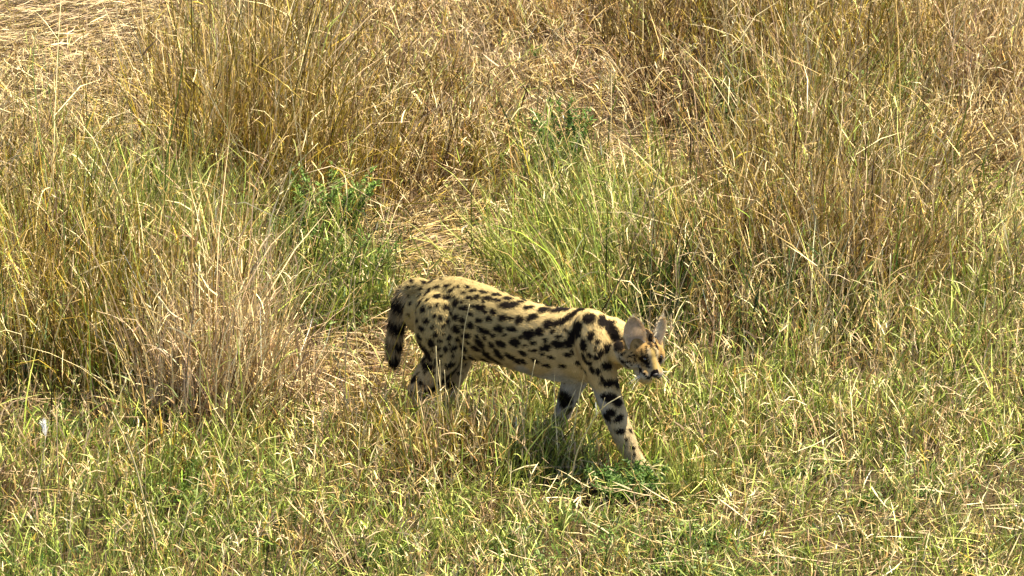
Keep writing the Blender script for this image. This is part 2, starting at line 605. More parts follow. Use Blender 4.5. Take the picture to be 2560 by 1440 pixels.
# cheek and forehead marks (second study)
Z2 = 0.1944
for (x, y, a, b, g) in [(800, 750, 26, 14, 0), (890, 785, 22, 12, 0), (960, 770, 30, 9, 10), (805, 845, 28, 20, 0), (875, 848, 22, 14, 20), (965, 820, 14, 16, 0),
                        (970, 850, 20, 9, 0), (925, 735, 14, 8, 0), (860, 905, 20, 10, 0), (930, 890, 14, 9, 0), (760, 800, 12, 10, 0)]:
    u, v = zoom2(x, y)
    spot(u, v, a * Z2 * 1.45, b * Z2 * 1.45, g, mirror=False, soft=0.3, dark=1.0)
for (x, y, a, b, g) in [(1080, 822, 72, 44, 18), (1128, 865, 30, 52, -10), (1304, 792, 34, 50, 10), (1290, 850, 12, 30, 0), (1150, 900, 14, 26, -20)]:
    u, v = zoom2(x, y)
    spot(u, v, a * Z2, b * Z2, g, mirror=False, soft=0.3, dark=1.0)
for (p, q, w) in [((1015, 935), (1070, 995), 12), ((1070, 995), (1130, 1052), 14), ((1130, 1052), (1235, 1078), 14), ((1235, 1070), (1280, 1050), 9)]:
    stripe(p, q, w, 4, z=zoom2, zf=Z2, mirror=False, soft=0.3)
for (p, q, w, d) in [((1095, 410), (1150, 520), 13, .85), ((1150, 520), (1170, 640), 11, .85), ((1180, 560), (1235, 610), 13, .9), ((1235, 610), (1262, 690), 10, .9),
                     ((1150, 600), (1175, 690), 9, .8), ((1205, 640), (1215, 700), 9, .7), ((1100, 480), (1120, 600), 10, .7), ((1205, 480), (1250, 600), 7, .7), ((1010, 560), (1040, 620), 8, .4), ((1290, 520), (1320, 600), 10, .6), ((1040, 690), (1085, 780), 10, .8), ((960, 640), (1020, 720), 9, .6), ((1110, 640), (1130, 760), 9, .8), ((1225, 700), (1240, 760), 8, .6)]:
    stripe(p, q, w * 1.35, 4, z=zoom2, zf=Z2, mirror=False, soft=0.35, dark=min(1, d * 1.15))
SP_C = np.array([s[0] for s in SPOT]); SP_A = np.array([s[1] for s in SPOT]); SP_B = np.array([s[2] for s in SPOT])
SP_N = np.array([s[3] for s in SPOT]); SP_S = np.array([s[4] for s in SPOT]); SP_D = np.array([s[5] for s in SPOT])


def vnoise(P, f, seed=0):
    """cheap smooth noise from summed sines, roughly -1..1"""
    r = np.random.default_rng(seed)
    out = np.zeros(len(P))
    for k in range(7):
        d = r.normal(0, 1, 3) * f
        out += np.sin(P @ d + r.random() * 6.28 + 0.8 * np.sin(P @ (r.normal(0, 1, 3) * f * 0.6)))
    return out / 3.2


def sstep(a, b, x):
    t = np.clip((x - a) / (b - a), 0, 1)
    return t * t * (3 - 2 * t)


TAILP = catmull([Q(u, v, w) for (u, v, w, r) in TAIL], 12)


def coat(P):
    """coat colour at points on the animal"""
    n = len(P)
    z = P[:, 2]
    rel = P - M0
    along = rel @ F
    w = rel @ R
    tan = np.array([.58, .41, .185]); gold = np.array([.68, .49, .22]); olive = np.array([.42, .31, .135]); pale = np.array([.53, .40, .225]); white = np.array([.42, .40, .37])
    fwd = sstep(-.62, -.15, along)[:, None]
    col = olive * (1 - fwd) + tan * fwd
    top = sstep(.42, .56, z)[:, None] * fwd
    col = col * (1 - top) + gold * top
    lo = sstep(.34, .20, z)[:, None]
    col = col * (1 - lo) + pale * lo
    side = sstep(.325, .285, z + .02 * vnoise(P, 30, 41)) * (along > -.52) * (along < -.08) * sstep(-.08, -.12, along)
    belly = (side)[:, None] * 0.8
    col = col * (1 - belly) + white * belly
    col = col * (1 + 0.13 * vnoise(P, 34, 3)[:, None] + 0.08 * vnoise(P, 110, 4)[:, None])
    # head
    q = (P - HC) / HS
    r, f, u = q @ hr, q @ hf, q @ hu
    inh = (np.sqrt((r / .078) ** 2 + ((f - .01) / .10) ** 2 + (u / .075) ** 2) < 1.0) & (f > -.04)
    hc = np.tile(np.array([.47, .285, .105]), (n, 1))
    br = sstep(.009, .005, np.abs(r)) * (f > .040) * (u > -.02)
    hc = hc * (1 - br[:, None]) + np.array([.54, .37, .13]) * br[:, None]
    wh = sstep(.004, .010, np.abs(r)) * sstep(.021, .014, np.abs(r)) * (f > .040) * (u > -.020)
    hc = hc * (1 - .85 * wh[:, None]) + np.array([.52, .40, .24]) * .85 * wh[:, None]
    mz = sstep(-.012, -.022, u) * sstep(.030, .050, f)
    hc = hc * (1 - mz[:, None]) + np.array([.50, .43, .33]) * mz[:, None]
    ck = sstep(-.008, -.024, u) * sstep(.056, .040, f)
    hc = hc * (1 - .75 * ck[:, None]) + np.array([.56, .47, .32]) * .75 * ck[:, None]
    ey = np.exp(-(((np.abs(r) - .027) / .0125) ** 2 + ((u - .001) / .0085) ** 2)) * (f > .028)
    ey = ey * .0 + np.maximum(ey * .35 * (r < 0), np.exp(-(((np.abs(r) - .018) / .006) ** 2 + ((u + .012) / .011) ** 2)) * (f > .045) * .0)
    hc = hc * (1 - np.clip(ey * 1.25, 0, 1)[:, None]) + np.array([.016, .010, .008]) * np.clip(ey * 1.25, 0, 1)[:, None]
    mo = sstep(.0045, .0025, np.abs(u + .0365 + 0.25 * np.abs(r) * (np.abs(r) < .02) - .12 * np.maximum(np.abs(r) - .02, 0))) * (f > .035) * (np.abs(r) < .042)
    ns = (f > .086) & (u > -.024) & (np.abs(r) < .013)
    hc[ns] = (.016, .010, .010)
    hc *= .86
    hc *= (1 + 0.10 * vnoise(P, 120, 7)[:, None])
    col = np.where(inh[:, None], hc, col)
    # spots
    D = P + 0.0026 * np.stack([vnoise(P, 150, 21), vnoise(P, 150, 22), vnoise(P, 150, 23)], 1) + 0.002 * rng.normal(0, 1, P.shape)
    val = np.zeros(n)
    for k in range(len(SP_C)):
        d = D - SP_C[k]
        m = (np.abs(d) < 0.09).all(1)
        if not m.any():
            continue
        dd = d[m]
        a = dd @ SP_A[k] / (SP_A[k] @ SP_A[k]); b = dd @ SP_B[k] / (SP_B[k] @ SP_B[k]); c = dd @ SP_N[k] / .035
        rr = np.sqrt(a * a + b * b + c * c)
        s = sstep(1 + SP_S[k], 1 - SP_S[k], rr) * SP_D[k]
        val[m] = np.maximum(val[m], s)
    # tail rings
    d2 = ((P[:, None, :] - TAILP[None, ::3]) ** 2).sum(2) if n < 400000 else None
    ti = d2.argmin(1); tdist = np.sqrt(d2.min(1))
    intail = (tdist < .037) & (ti > 7) & (P @ R - M0 @ R > -.2)
    tt = ti / (d2.shape[1] - 1) + 0.012 * vnoise(P, 60, 9)
    tt = tt + .02 * vnoise(P, 45, 51)
    ringy = np.clip(0.5 + 1.0 * np.sin(tt * 34 + 0.6) + .45 * vnoise(P, 90, 52) + .3 * rng.normal(0, 1, n), 0, 1) * sstep(.12, .35, tt)
    ringy = np.maximum(ringy, sstep(.86, .92, tt))
    val = np.where(intail, ringy, val)
    col = np.where(intail[:, None], np.array([.40, .29, .15]) * (1 + 0.2 * vnoise(P, 80, 12)[:, None]), col)
    blk = np.array([.014, .009, .007])
    return np.clip(col * .66 * (1 - val[:, None]) + blk * .45 * val[:, None], 0.003, 0.9), inh, intail


# random rings and spots on the sides of the legs that the picture does not show
r0 = np.random.default_rng(4)
nrm = np.zeros(nb * 3); body_me.vertices.foreach_get('normal', nrm); nrm = nrm.reshape(-1, 3)
cand = np.where((BV[:, 2] < .30) & (nrm @ CF > 0.15))[0]
for i in r0.choice(cand, 90, replace=False):
    c = BV[i]; n_ = nrm[i]
    t = np.cross(n_, UP); t /= np.linalg.norm(t) + 1e-6
    s = np.cross(n_, t)
    SP_C = np.vstack([SP_C, c]); SP_A = np.vstack([SP_A, t * r0.uniform(.012, .022)]); SP_B = np.vstack([SP_B, s * r0.uniform(.007, .011)])
    SP_N = np.vstack([SP_N, n_]); SP_S = np.append(SP_S, .3); SP_D = np.append(SP_D, 1.0)

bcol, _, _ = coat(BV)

# ears: cupped shells joined to the body mesh
EV, EF, EC = BV.tolist(), list(BF), bcol.tolist()
N_BODY_F = len(EF)
ear_fur = []
for s in (1, -1):
    O = H(s * .033, .016, .020)
    up = hu * .74 - hf * .52 + hr * s * (.10 if s == 1 else .16)
    up /= np.linalg.norm(up)
    face = hf * .85 + hr * s * .34 + hu * .10
    face -= up * (face @ up); face /= np.linalg.norm(face)
    side = np.cross(up, face)
    ns_, nt_ = 18, 15
    LEN = .112 if s == 1 else .100
    for layer in (0, 1):
        base = len(EV)
        for i in range(ns_ + 1):
            a = i / ns_
            W = .043 * (0.62 + 0.85 * a - 0.55 * a * a) * math.sqrt(max(0.0, 1 - max(0, (a - .36) / .645) ** 1.75))
            for j in range(nt_ + 1):
                t = -1 + 2 * j / nt_
                dep = (-.022 * (1 - t * t) * (1 - .55 * a)) - layer * .0045 * (1.05 - abs(t) ** 4 * .9) + .006 * a
                p = O + up * (a * LEN - .012) + side * (W * t) + face * dep
                EV.append(p.tolist())
                nz = 0.85 + 0.3 * random.random()
                if layer == 0:
                    edge = max(abs(t) ** 3, a ** 6)
                    c = (np.array([.62, .48, .36]) if s == 1 else np.array([.66, .58, .44])) * (1 - edge) + np.array([.66, .50, .32]) * edge  # far ear paler: the sun on it is put into the colour
                    c = c * (1 - .30 * max(0, 1 - a / .5) * max(0, 1 - abs(t)))
                    if abs(t) > .9 or a > .96:
                        c = np.array([.70, .58, .40])
                else:
                    c = np.array([.02, .014, .01]) if (a < .38 or a > .62) else np.array([.5, .44, .34])
                    if abs(t) > .8:
                        c = np.array([.40, .27, .12])
                EC.append((c * nz * .92).tolist())
                if layer == 0 and random.random() < .5:
                    ear_fur.append((p, up * .8 + side * (-.5 * t) + face * .35, c * nz * .62, abs(t)))
        for i in range(ns_):
            for j in range(nt_):
                q = (base + i * (nt_ + 1) + j, base + i * (nt_ + 1) + j + 1, base + (i + 1) * (nt_ + 1) + j + 1, base + (i + 1) * (nt_ + 1) + j)
                EF.append(q if layer == 0 else q[::-1])
    # rim closing strip
    b0 = base - (ns_ + 1) * (nt_ + 1)
    rim = [i * (nt_ + 1) for i in range(ns_ + 1)] + [ns_ * (nt_ + 1) + j for j in range(1, nt_ + 1)] + [i * (nt_ + 1) + nt_ for i in range(ns_ - 1, -1, -1)]
    for a, b in zip(rim[:-1], rim[1:]):
        EF.append((b0 + a, b0 + b, base + b, base + a))

me = bpy.data.meshes.new('serval')
me.from_pydata(EV, [], EF)
a = me.attributes.new('tint', 'FLOAT_COLOR', 'POINT')
c4 = np.ones((len(EV), 4), dtype=np.float32); c4[:, :3] = np.array(EC)
a.data.foreach_set('color', c4.ravel())
serval = link_mesh('serval', me, MAT_FUR, smooth=True, label='spotted golden wild cat with black markings and tall ears walking right through the grass', category='serval')

serval.data.materials.append(blade_material('ear_skin', transl=0.5, rough=0.7, spec=0.1))
mi = np.zeros(len(EF), dtype=np.int32); mi[N_BODY_F:] = 1
serval.data.polygons.foreach_set('material_index', mi)

# fur: short tapered hairs lying along the flow of the coat
area = np.zeros(len(body_me.polygons)); body_me.polygons.foreach_get('area', area)
cen = np.zeros(len(area) * 3); body_me.polygons.foreach_get('center', cen); cen = cen.reshape(-1, 3)
pn = np.zeros(len(area) * 3); body_me.polygons.foreach_get('normal', pn); pn = pn.reshape(-1, 3)
NF = 120000
wgt = area * np.where(cen[:, 2] < 0.06, .3, 1.0)
q_ = (cen - HC) / HS
hd = np.sqrt((q_ @ hr / .075) ** 2 + (q_ @ hf / .11) ** 2 + (q_ @ hu / .075) ** 2) < 1
wgt = wgt * np.where(hd, 2.2, 1.0)
fi = rng.choice(len(area), NF, p=wgt / wgt.sum())
P = cen[fi] + rng.normal(0, .0016, (NF, 3))
P -= pn[fi] * ((P - cen[fi]) * pn[fi]).sum(1)[:, None]
dirs = {}
bd = np.array(bone_dirs)
uniq = np.unique(fi)
fl = np.zeros((len(area), 3))
for i in uniq:
    s_ = np.zeros(3)
    for (co, ix, dist) in kd.find_n(cen[i], 3):
        s_ += bd[ix] / (dist + .01)
    fl[i] = s_
D_ = fl[fi]
D_ -= pn[fi] * (D_ * pn[fi]).sum(1)[:, None]
D_ /= np.linalg.norm(D_, axis=1)[:, None] + 1e-6
D_ = D_ + pn[fi] * rng.uniform(.15, .50, NF)[:, None] + rng.normal(0, 1, (NF, 3)) * np.where(np.linalg.norm((cen[fi] - TAILP[40])[:, [0, 2]], axis=1) < .14, .26, .11)[:, None] + np.array([0, 0, -.12])
D_ /= np.linalg.norm(D_, axis=1)[:, None]
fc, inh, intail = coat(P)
hfur = (P - HC) @ hf / HS
ln = rng.uniform(.007, .014, NF) * np.where(inh, .45, 1.0) * np.where(intail, 2.6, 1.0)
ln = np.where(inh & (hfur > .05), ln * .5, ln)
side_ = np.cross(D_, pn[fi]); side_ /= np.linalg.norm(side_, axis=1)[:, None] + 1e-6
wd = (rng.uniform(.0007, .0013, NF) * np.where(inh, .7, 1.0))[:, None]
eyeq = []
V = np.zeros((NF, 3, 3))
Pb = P - pn[fi] * .0008
V[:, 0] = Pb - side_ * wd; V[:, 1] = Pb + side_ * wd; V[:, 2] = Pb + D_ * ln[:, None]
K = np.repeat((fc * rng.uniform(.75, 1.3, NF)[:, None])[:, None, :], 3, 1)
K[:, 2] *= 1.12
furB = Blades()
furB._push(V, K, 1)
# hairs inside the ears, ruff and whiskers
ef = [e for e in ear_fur if e[3] > .35]
if ef:
    n_ = len(ef) * 3
    Pe = np.repeat(np.array([e[0] for e in ef]), 3, 0) + rng.normal(0, .002, (n_, 3))
    De = np.repeat(np.array([e[1] for e in ef]), 3, 0) + rng.normal(0, .25, (n_, 3))
    De /= np.linalg.norm(De, axis=1)[:, None]
    Ce = np.repeat(np.array([e[2] for e in ef]), 3, 0) * rng.uniform(1.0, 1.7, n_)[:, None]
    Se = np.cross(De, CF); Se /= np.linalg.norm(Se, axis=1)[:, None]
    V = np.zeros((n_, 3, 3)); V[:, 0] = Pe - Se * .0007; V[:, 1] = Pe + Se * .0007; V[:, 2] = Pe + De * rng.uniform(.008, .02, n_)[:, None]
    furB._push(V, np.repeat(Ce[:, None, :], 3, 1), 1)
furB.build('fur', MAT_FUR, serval, kind='stuff')
wb = Blades()
for s in (1, -1):
    for k in range(7):
        p = H(s * (.020 + .001 * k), .076 - .003 * (k % 3), -.024 - .004 * (k // 2))
        d = hr * s * 1.0 + hf * random.uniform(-.1, .5) - hu * random.uniform(.1, .7)
        d /= np.linalg.norm(d)
        az_ = math.atan2(d[1], d[0]); th_ = math.acos(d[2])
        wb.add(p[None], random.uniform(.05, .075), az_, th_, .35, .0011, np.array([[.75, .72, .66]]), np.array([[.8, .78, .72]]), nseg=3)
wb.build('whiskers', MAT_FUR, serval, kind='stuff')


def ball_mesh(name, c, rad, axes, n=12):
    V_all.clear(); F_all.clear()
    add_ball(c, rad, axes, n=n)
    m = bpy.data.meshes.new(name)
    m.from_pydata(np.vstack(V_all).tolist(), [], F_all)
    return m


EYE_MAT = plain_mat('amber_eye', (.05, .028, .008), .15, .4, .3)
PUP_MAT = plain_mat('pupil', (.004, .004, .004), .1, .6, .6)
NOSE_MAT = plain_mat('nose_leather', (.012, .008, .008), .5, .3)
for s, (u_, v_) in ((1, (1613, 899)), (-1, (1653, 893))):
    hit = bvh.ray_cast(Vector(CAM), Vector(ray(u_, v_)))
    c = np.array(hit[0])
    gz = np.array(hit[1]) * .6 + hf * .5; gz /= np.linalg.norm(gz)
    c = c - gz * .0062
    eye = link_mesh('eye', ball_mesh('eye', c, (.0088, .0088, .0072), AX), EYE_MAT, serval, True)
    link_mesh('pupil', ball_mesh('pupil', c + gz * .0050, (.0056, .0050, .0056), AX, 8), PUP_MAT, eye, True)
c = H(0, .0985, -.0155)
hit = bvh.find_nearest(Vector(c))
c = np.array(hit[0])
link_mesh('nose', ball_mesh('nose', c - hf * .001, (.0115, .0065, .0078), AX), NOSE_MAT, serval, True)

# ------------------------------------------------------------------ the grass
GREEN = np.array([.165, .198, .030]); LIME = np.array([.340, .360, .095]); DGREEN = np.array([.028, .060, .009])
OLIVE = np.array([.250, .178, .022]); TAN = np.array([.370, .255, .098]); PINK = np.array([.430, .305, .185]); BROWN = np.array([.075, .038, .013]); PALE = np.array([.64, .52, .29])  # DGREEN and BROWN taken darker to paint shade between the tussocks
# patch: centre u, v, radii, mix of colours (green, lime, dgreen, olive, tan, pink, brown, pale), height, lean, kind of growth, density
PAL = np.array([GREEN, LIME, DGREEN, OLIVE, TAN, PINK, BROWN, PALE])


def mx(g=0, l=0, d=0, o=0, t=0, p=0, b=0, w=0):
    a = np.array([g, l, d, o, t, p, b, w], dtype=float)
    return a / a.sum()


PATCH = [
    # u, v, ru, rv, mix, height, lean dir (deg, 0 = right), lean amount, mat share, density
    (150, 60, 330, 110, mx(o=.6, t=3, p=6, b=1.6, w=1), .05, 0, .5, .92, 1.0),
    (150, 250, 300, 90, mx(o=1.3, t=4, p=4, b=1, w=2), .09, 0, .45, .75, 1.0),
    (90, 480, 190, 110, mx(g=.6, o=4, t=3, p=1, b=.5), .26, 10, .12, .15, 1.0),
    (330, 430, 130, 90, mx(g=1, o=1, t=4, p=3, b=1.5, w=1), .08, 0, .4, .6, .9),
    (670, 455, 175, 105, mx(g=.4, o=6, t=2, p=.8, b=.8), .60, 5, .10, .08, 1.15),
    (520, 250, 100, 110, mx(o=4, t=3.5, p=2, b=2), .38, 10, .15, .2, 1.0),
    (760, 90, 260, 130, mx(o=3.4, t=3.5, p=3, b=.7, w=1), .27, 10, .20, .25, 1.0),
    (1080, 60, 220, 110, mx(o=1.4, t=3, p=5, b=1.6, w=1), .15, 170, .35, .45, 1.0),
    (1030, 300, 200, 130, mx(g=.3, o=3, t=3, p=4, b=1.2, w=.8), .22, 20, .3, .45, 1.0),
    (960, 440, 140, 80, mx(g=.8, o=3, t=2.5, p=1.5, b=2), .26, 0, .25, .3, 1.0),
    (1120, 605, 210, 68, mx(o=1, t=4.5, p=3, b=1.2, w=.6), .04, 5, .7, .97, .45),
    (1120, 520, 170, 60, mx(g=.4, o=2, t=4, p=2, b=1.4), .08, 0, .5, .75, .9),
    (810, 600, 140, 55, mx(g=2.4, l=.6, d=7, b=2), .20, 0, .3, .1, .9),  # dark mix puts the shade of this hollow into the blade colour
    (830, 720, 130, 120, mx(g=4, l=1.2, d=2.5, o=1, t=1, b=.6), .24, 0, .2, .1, 1.0),
    (660, 640, 120, 70, mx(g=2, l=.5, d=2, t=1, b=2.6), .10, 0, .4, .35, .8),
    (230, 650, 190, 75, mx(g=3, l=4, d=.5, o=.8, t=.6), .32, 0, .22, .08, 1.0),
    (440, 680, 160, 75, mx(g=2.5, l=5, d=.3, o=.4, t=.4), .40, 40, .22, .05, 1.05),
    (90, 800, 150, 110, mx(g=.8, o=5, t=2, p=.8, b=.8), .42, 5, .08, .08, 1.0),
    (250, 890, 190, 110, mx(g=2, l=.5, d=2, o=4.4, t=1.4, p=.6, b=1.6), .48, 0, .10, .08, 1.05),
    (560, 985, 115, 110, mx(g=.4, l=.3, o=.6, t=2.6, p=5, w=3.4), .48, -5, .12, .12, 1.15),
    (480, 770, 140, 80, mx(g=2, l=1, o=1.2, t=2.5, p=2), .32, 0, .12, .1, 1.0),
    (200, 1060, 230, 50, mx(g=2.5, l=1, d=1.2, t=1.5, p=1.2, b=1.8), .09, 0, .45, .45, .9),
    (850, 1000, 170, 90, mx(g=.6, l=.4, t=3.5, p=3.2, b=2), .10, 0, .6, .75, .9),
    (850, 880, 120, 40, mx(g=.8, l=.2, t=2, p=2, b=4), .07, 0, .6, .75, .7),
    (1240, 1040, 200, 50, mx(g=3.4, l=2.8, t=1.5, p=1, b=.8), .26, 0, .35, .3, .9),
    (1450, 660, 150, 90, mx(g=4.6, l=3.6, d=.6, o=.8, t=1, w=.4), .28, 160, .28, .06, 1.15),
    (1580, 560, 130, 90, mx(g=4, l=3.4, d=.5, o=.8, t=.9), .22, 150, .24, .08, 1.0),
    (1370, 480, 70, 60, mx(g=3, l=1, d=3, t=1), .26, 80, .15, .05, 1.0),
    (1250, 400, 80, 110, mx(g=.8, o=3, t=3, p=1, b=.8), .24, 20, .3, .35, .9),
    (1420, 200, 180, 110, mx(o=.8, t=3, p=5, b=1.8, w=1), .12, 190, .40, .45, 1.0),
    (1400, 50, 180, 80, mx(o=2.5, t=3, p=2.6, b=2.2), .20, 200, .35, .4, 1.0),
    (1600, 400, 170, 60, mx(g=.4, o=.6, t=4, p=2.4, b=2.6), .05, 0, .55, .85, .8),
    (1700, 240, 150, 110, mx(g=.3, o=1, t=2.2, p=1.8, b=4.5), .20, 200, .30, .35, 1.0),
    (1790, 500, 110, 90, mx(o=.7, t=4, p=3, b=2.2), .08, 0, .6, .75, .8),
    (1850, 330, 90, 60, mx(g=2.5, d=2, o=1, t=1, b=1.5), .20, 0, .25, .2, 1.0),
    (1780, 80, 190, 110, mx(o=5, t=2.2, p=1, b=1.2), .36, 10, .15, .12, 1.0),
    (2050, 150, 200, 130, mx(g=.4, o=5, t=2.2, p=1.2, b=.9), .42, 15, .14, .12, 1.0),
    (1940, 500, 120, 110, mx(g=1, l=.4, o=4, t=3, p=1, b=1), .46, 10, .10, .1, 1.0),
    (2120, 650, 190, 110, mx(g=1.4, l=.4, o=2.8, t=2.4, p=2.2, b=2.2), .52, 20, .12, .1, 1.05),
    (2230, 280, 90, 70, mx(g=3.5, l=2, o=2, t=1), .28, 0, .2, .1, 1.0),
    (2430, 150, 190, 130, mx(o=1, t=3, p=5, b=.7, w=2), .32, 60, .30, .2, 1.0),
    (2500, 360, 150, 80, mx(o=1.2, t=3.8, p=2.4, b=1.4), .26, 30, .75, .5, 1.0),
    (2450, 460, 130, 40, mx(o=1, t=2.4, p=1.6, b=4), .08, 15, .8, .8, .7),
    (2470, 560, 150, 60, mx(g=2, l=2, t=3, p=1.4, w=.8), .10, 0, .45, .5, .9),
    (1800, 790, 120, 95, mx(g=1.5, l=.4, d=7, o=.5, t=.6, p=.7, b=4, w=.7), .40, 60, .18, .08, .8),  # mostly dark green and brown: shade inside the stand mixed into the blades
    (2040, 820, 190, 80, mx(g=1.5, l=.5, d=6.5, o=.6, t=.8, p=.8, b=4, w=.9), .42, 60, .16, .08, .8),  # dark mix here also paints the shade within the stand
    (2380, 700, 170, 90, mx(g=3.2, l=2, t=2.2, p=1, w=1), .30, 60, .22, .1, 1.0),
    (1820, 880, 130, 40, mx(g=2, l=.8, d=1.8, t=1.6, p=2.8, b=2.6), .30, 90, .2, .15, .8),
    (2100, 880, 230, 80, mx(g=3.4, l=2.2, d=.7, t=1.7, p=1, w=.8), .26, 60, .25, .1, 1.0),
    (2450, 880, 150, 100, mx(g=3.4, l=2.6, t=1.9, p=1.6, w=.8), .24, 60, .25, .1, 1.0),
    (1850, 1010, 220, 80, mx(g=3.6, l=2.6, o=.5, t=1.3, p=.6, w=.7), .17, 60, .25, .12, 1.0),
    (2300, 1050, 260, 80, mx(g=3.5, l=3, t=1.6, p=1, w=.8), .13, 60, .35, .2, 1.0),
    (100, 1200, 190, 90, mx(g=2.8, l=2, t=2, p=2.4), .15, 20, .25, .2, 1.0),
    (400, 1200, 240, 110, mx(g=4.2, l=3.2, o=.4, t=1.2, p=.9), .15, 60, .2, .1, 1.0),
    (650, 1120, 110, 60, mx(g=3.2, l=1.8, d=.8, o=.6, t=1.4), .16, 80, .15, .08, .9),
    (880, 1200, 170, 80, mx(g=3, l=1.7, t=1.7, p=2, b=.8), .13, 60, .3, .25, 1.0),
    (1060, 1140, 110, 70, mx(g=1.4, l=1, o=1.5, t=3, p=3.0), .27, 60, .2, .2, 1.0),
    (1290, 1140, 140, 60, mx(g=3.4, l=2.6, o=.5, t=1.6, p=1.2, b=.5), .28, 60, .35, .25, .9),
    (1500, 1100, 110, 60, mx(g=3, l=2, d=.8, t=1.2, b=.6), .12, 60, .25, .1, .9),
    (1660, 1240, 120, 35, mx(g=4, l=2.6, d=.5, t=1), .13, 60, .2, .12, 1.0),
    (1130, 760, 170, 90, mx(g=1, l=.6, o=1, t=4, p=2, b=1), .08, 0, .5, .7, .8),
    (1130, 680, 170, 50, mx(o=1.5, t=5, p=2, b=1, w=.6), .05, 5, .7, .95, .75),
    (1700, 1150, 150, 90, mx(g=4, l=3, t=1.2, p=.5), .13, 60, .2, .12, 1.0),
    (150, 1380, 260, 80, mx(g=4, l=3.6, d=.4, t=1, p=.7), .12, 60, .25, .12, 1.0),
    (500, 1370, 230, 80, mx(g=3.8, l=3, d=.7, t=1.2, p=1), .12, 60, .25, .15, 1.0),
    (900, 1370, 230, 90, mx(g=3.8, l=3, d=.8, t=1.3, p=1.1), .10, 60, .3, .2, 1.0),
    (1250, 1300, 200, 70, mx(g=3.6, l=2.6, t=2, p=1, b=.6), .09, 60, .35, .3, 1.0),
    (1450, 1270, 200, 50, mx(g=3, l=3, t=1.2, p=.8, w=2, b=.3), .05, 0, .5, .5, .9),
    (1650, 1390, 260, 70, mx(g=3.6, l=3, d=1, t=1.6, p=.6, w=.4), .08, 60, .3, .25, 1.0),
    (2000, 1250, 260, 80, mx(g=3.2, l=3.4, d=.3, t=1.3, p=.9, w=1.8), .07, 0, .45, .35, .9),
    (2400, 1250, 230, 90, mx(g=3.2, l=3, d=.4, t=1.3, p=1.2, w=1.4), .09, 30, .4, .3, .95),
    (2250, 1400, 300, 70, mx(g=3.5, l=3.2, d=.5, t=2, p=.8, w=.6), .08, 60, .35, .3, 1.0),
]
PU = np.array([p[0] for p in PATCH], float); PV = np.array([p[1] for p in PATCH], float)
PRU = np.array([p[2] for p in PATCH], float); PRV = np.array([p[3] for p in PATCH], float)
PMIX = np.array([p[4] for p in PATCH]); PH = np.array([p[5] for p in PATCH]); PDIR = np.radians([p[6] for p in PATCH])
PLEAN = np.array([p[7] for p in PATCH]); PMAT = np.array([p[8] for p in PATCH]); PDEN = np.array([p[9] for p in PATCH])


def choose_patch(X):
    P3 = np.column_stack([X, np.zeros(len(X))])
    u, v = project(P3)
    u = u + rng.normal(0, 12, len(u)); v = v + rng.normal(0, 8, len(v))
    uc = np.clip(u, 20, 2540); vc = np.clip(v, 10, 1425)
    d = ((uc[:, None] - PU) / PRU) ** 2 + ((vc[:, None] - PV) / PRV) ** 2
    w = np.exp(-1.7 * (d - d.min(1)[:, None]))
    w /= w.sum(1)[:, None]
    r = rng.random(len(X))[:, None]
    k = (np.cumsum(w, 1) < r).sum(1).clip(0, len(PU) - 1)
    return k, u, v


Y0, Y1 = 11.6, 21.6


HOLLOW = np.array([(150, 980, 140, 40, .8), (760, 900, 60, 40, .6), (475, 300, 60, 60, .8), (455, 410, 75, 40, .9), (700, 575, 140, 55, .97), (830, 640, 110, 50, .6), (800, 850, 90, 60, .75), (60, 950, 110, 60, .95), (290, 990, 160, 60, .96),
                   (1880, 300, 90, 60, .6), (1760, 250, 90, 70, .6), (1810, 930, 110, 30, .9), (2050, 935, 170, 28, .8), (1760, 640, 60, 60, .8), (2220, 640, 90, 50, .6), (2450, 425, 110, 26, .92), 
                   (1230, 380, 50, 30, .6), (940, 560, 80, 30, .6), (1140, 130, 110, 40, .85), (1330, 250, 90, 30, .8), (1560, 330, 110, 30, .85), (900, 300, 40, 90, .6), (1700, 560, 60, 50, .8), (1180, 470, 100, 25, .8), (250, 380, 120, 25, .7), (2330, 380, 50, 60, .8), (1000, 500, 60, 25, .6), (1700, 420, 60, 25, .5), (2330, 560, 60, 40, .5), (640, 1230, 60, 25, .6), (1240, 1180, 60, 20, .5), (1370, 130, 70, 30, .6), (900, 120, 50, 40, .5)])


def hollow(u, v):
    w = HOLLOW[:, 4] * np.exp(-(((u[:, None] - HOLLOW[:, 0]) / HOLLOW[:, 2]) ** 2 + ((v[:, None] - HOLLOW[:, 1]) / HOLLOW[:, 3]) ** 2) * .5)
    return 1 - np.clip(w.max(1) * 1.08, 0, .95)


def sample_xy(n, margin=0.7):
    """points spread over the stretch of meadow in view, with a margin"""
    out = np.zeros((0, 2))
    while len(out) < n:
        y = Y0 + (Y1 - Y0) * rng.random(n * 2)
        hw = y * 1.06 * 1280 / FPX + margin
        mxw = Y1 * 1.06 * 1280 / FPX + margin
        x = rng.uniform(-mxw, mxw, n * 2)
        # a little thinner with distance, where blades overlap more in view
        keep = (np.abs(x) < hw) & (rng.random(n * 2) < (1.0 - 0.35 * (y - Y0) / (Y1 - Y0)))
        out = np.vstack([out, np.column_stack([x, y])[keep]])
    return out[:n]


hind = Q(1050, 1090, 0.0)


def near_cat(P):
    rel = P[:, :2] - M0[:2]
    al = rel @ F[:2]; w = rel @ R[:2]
    return al, w


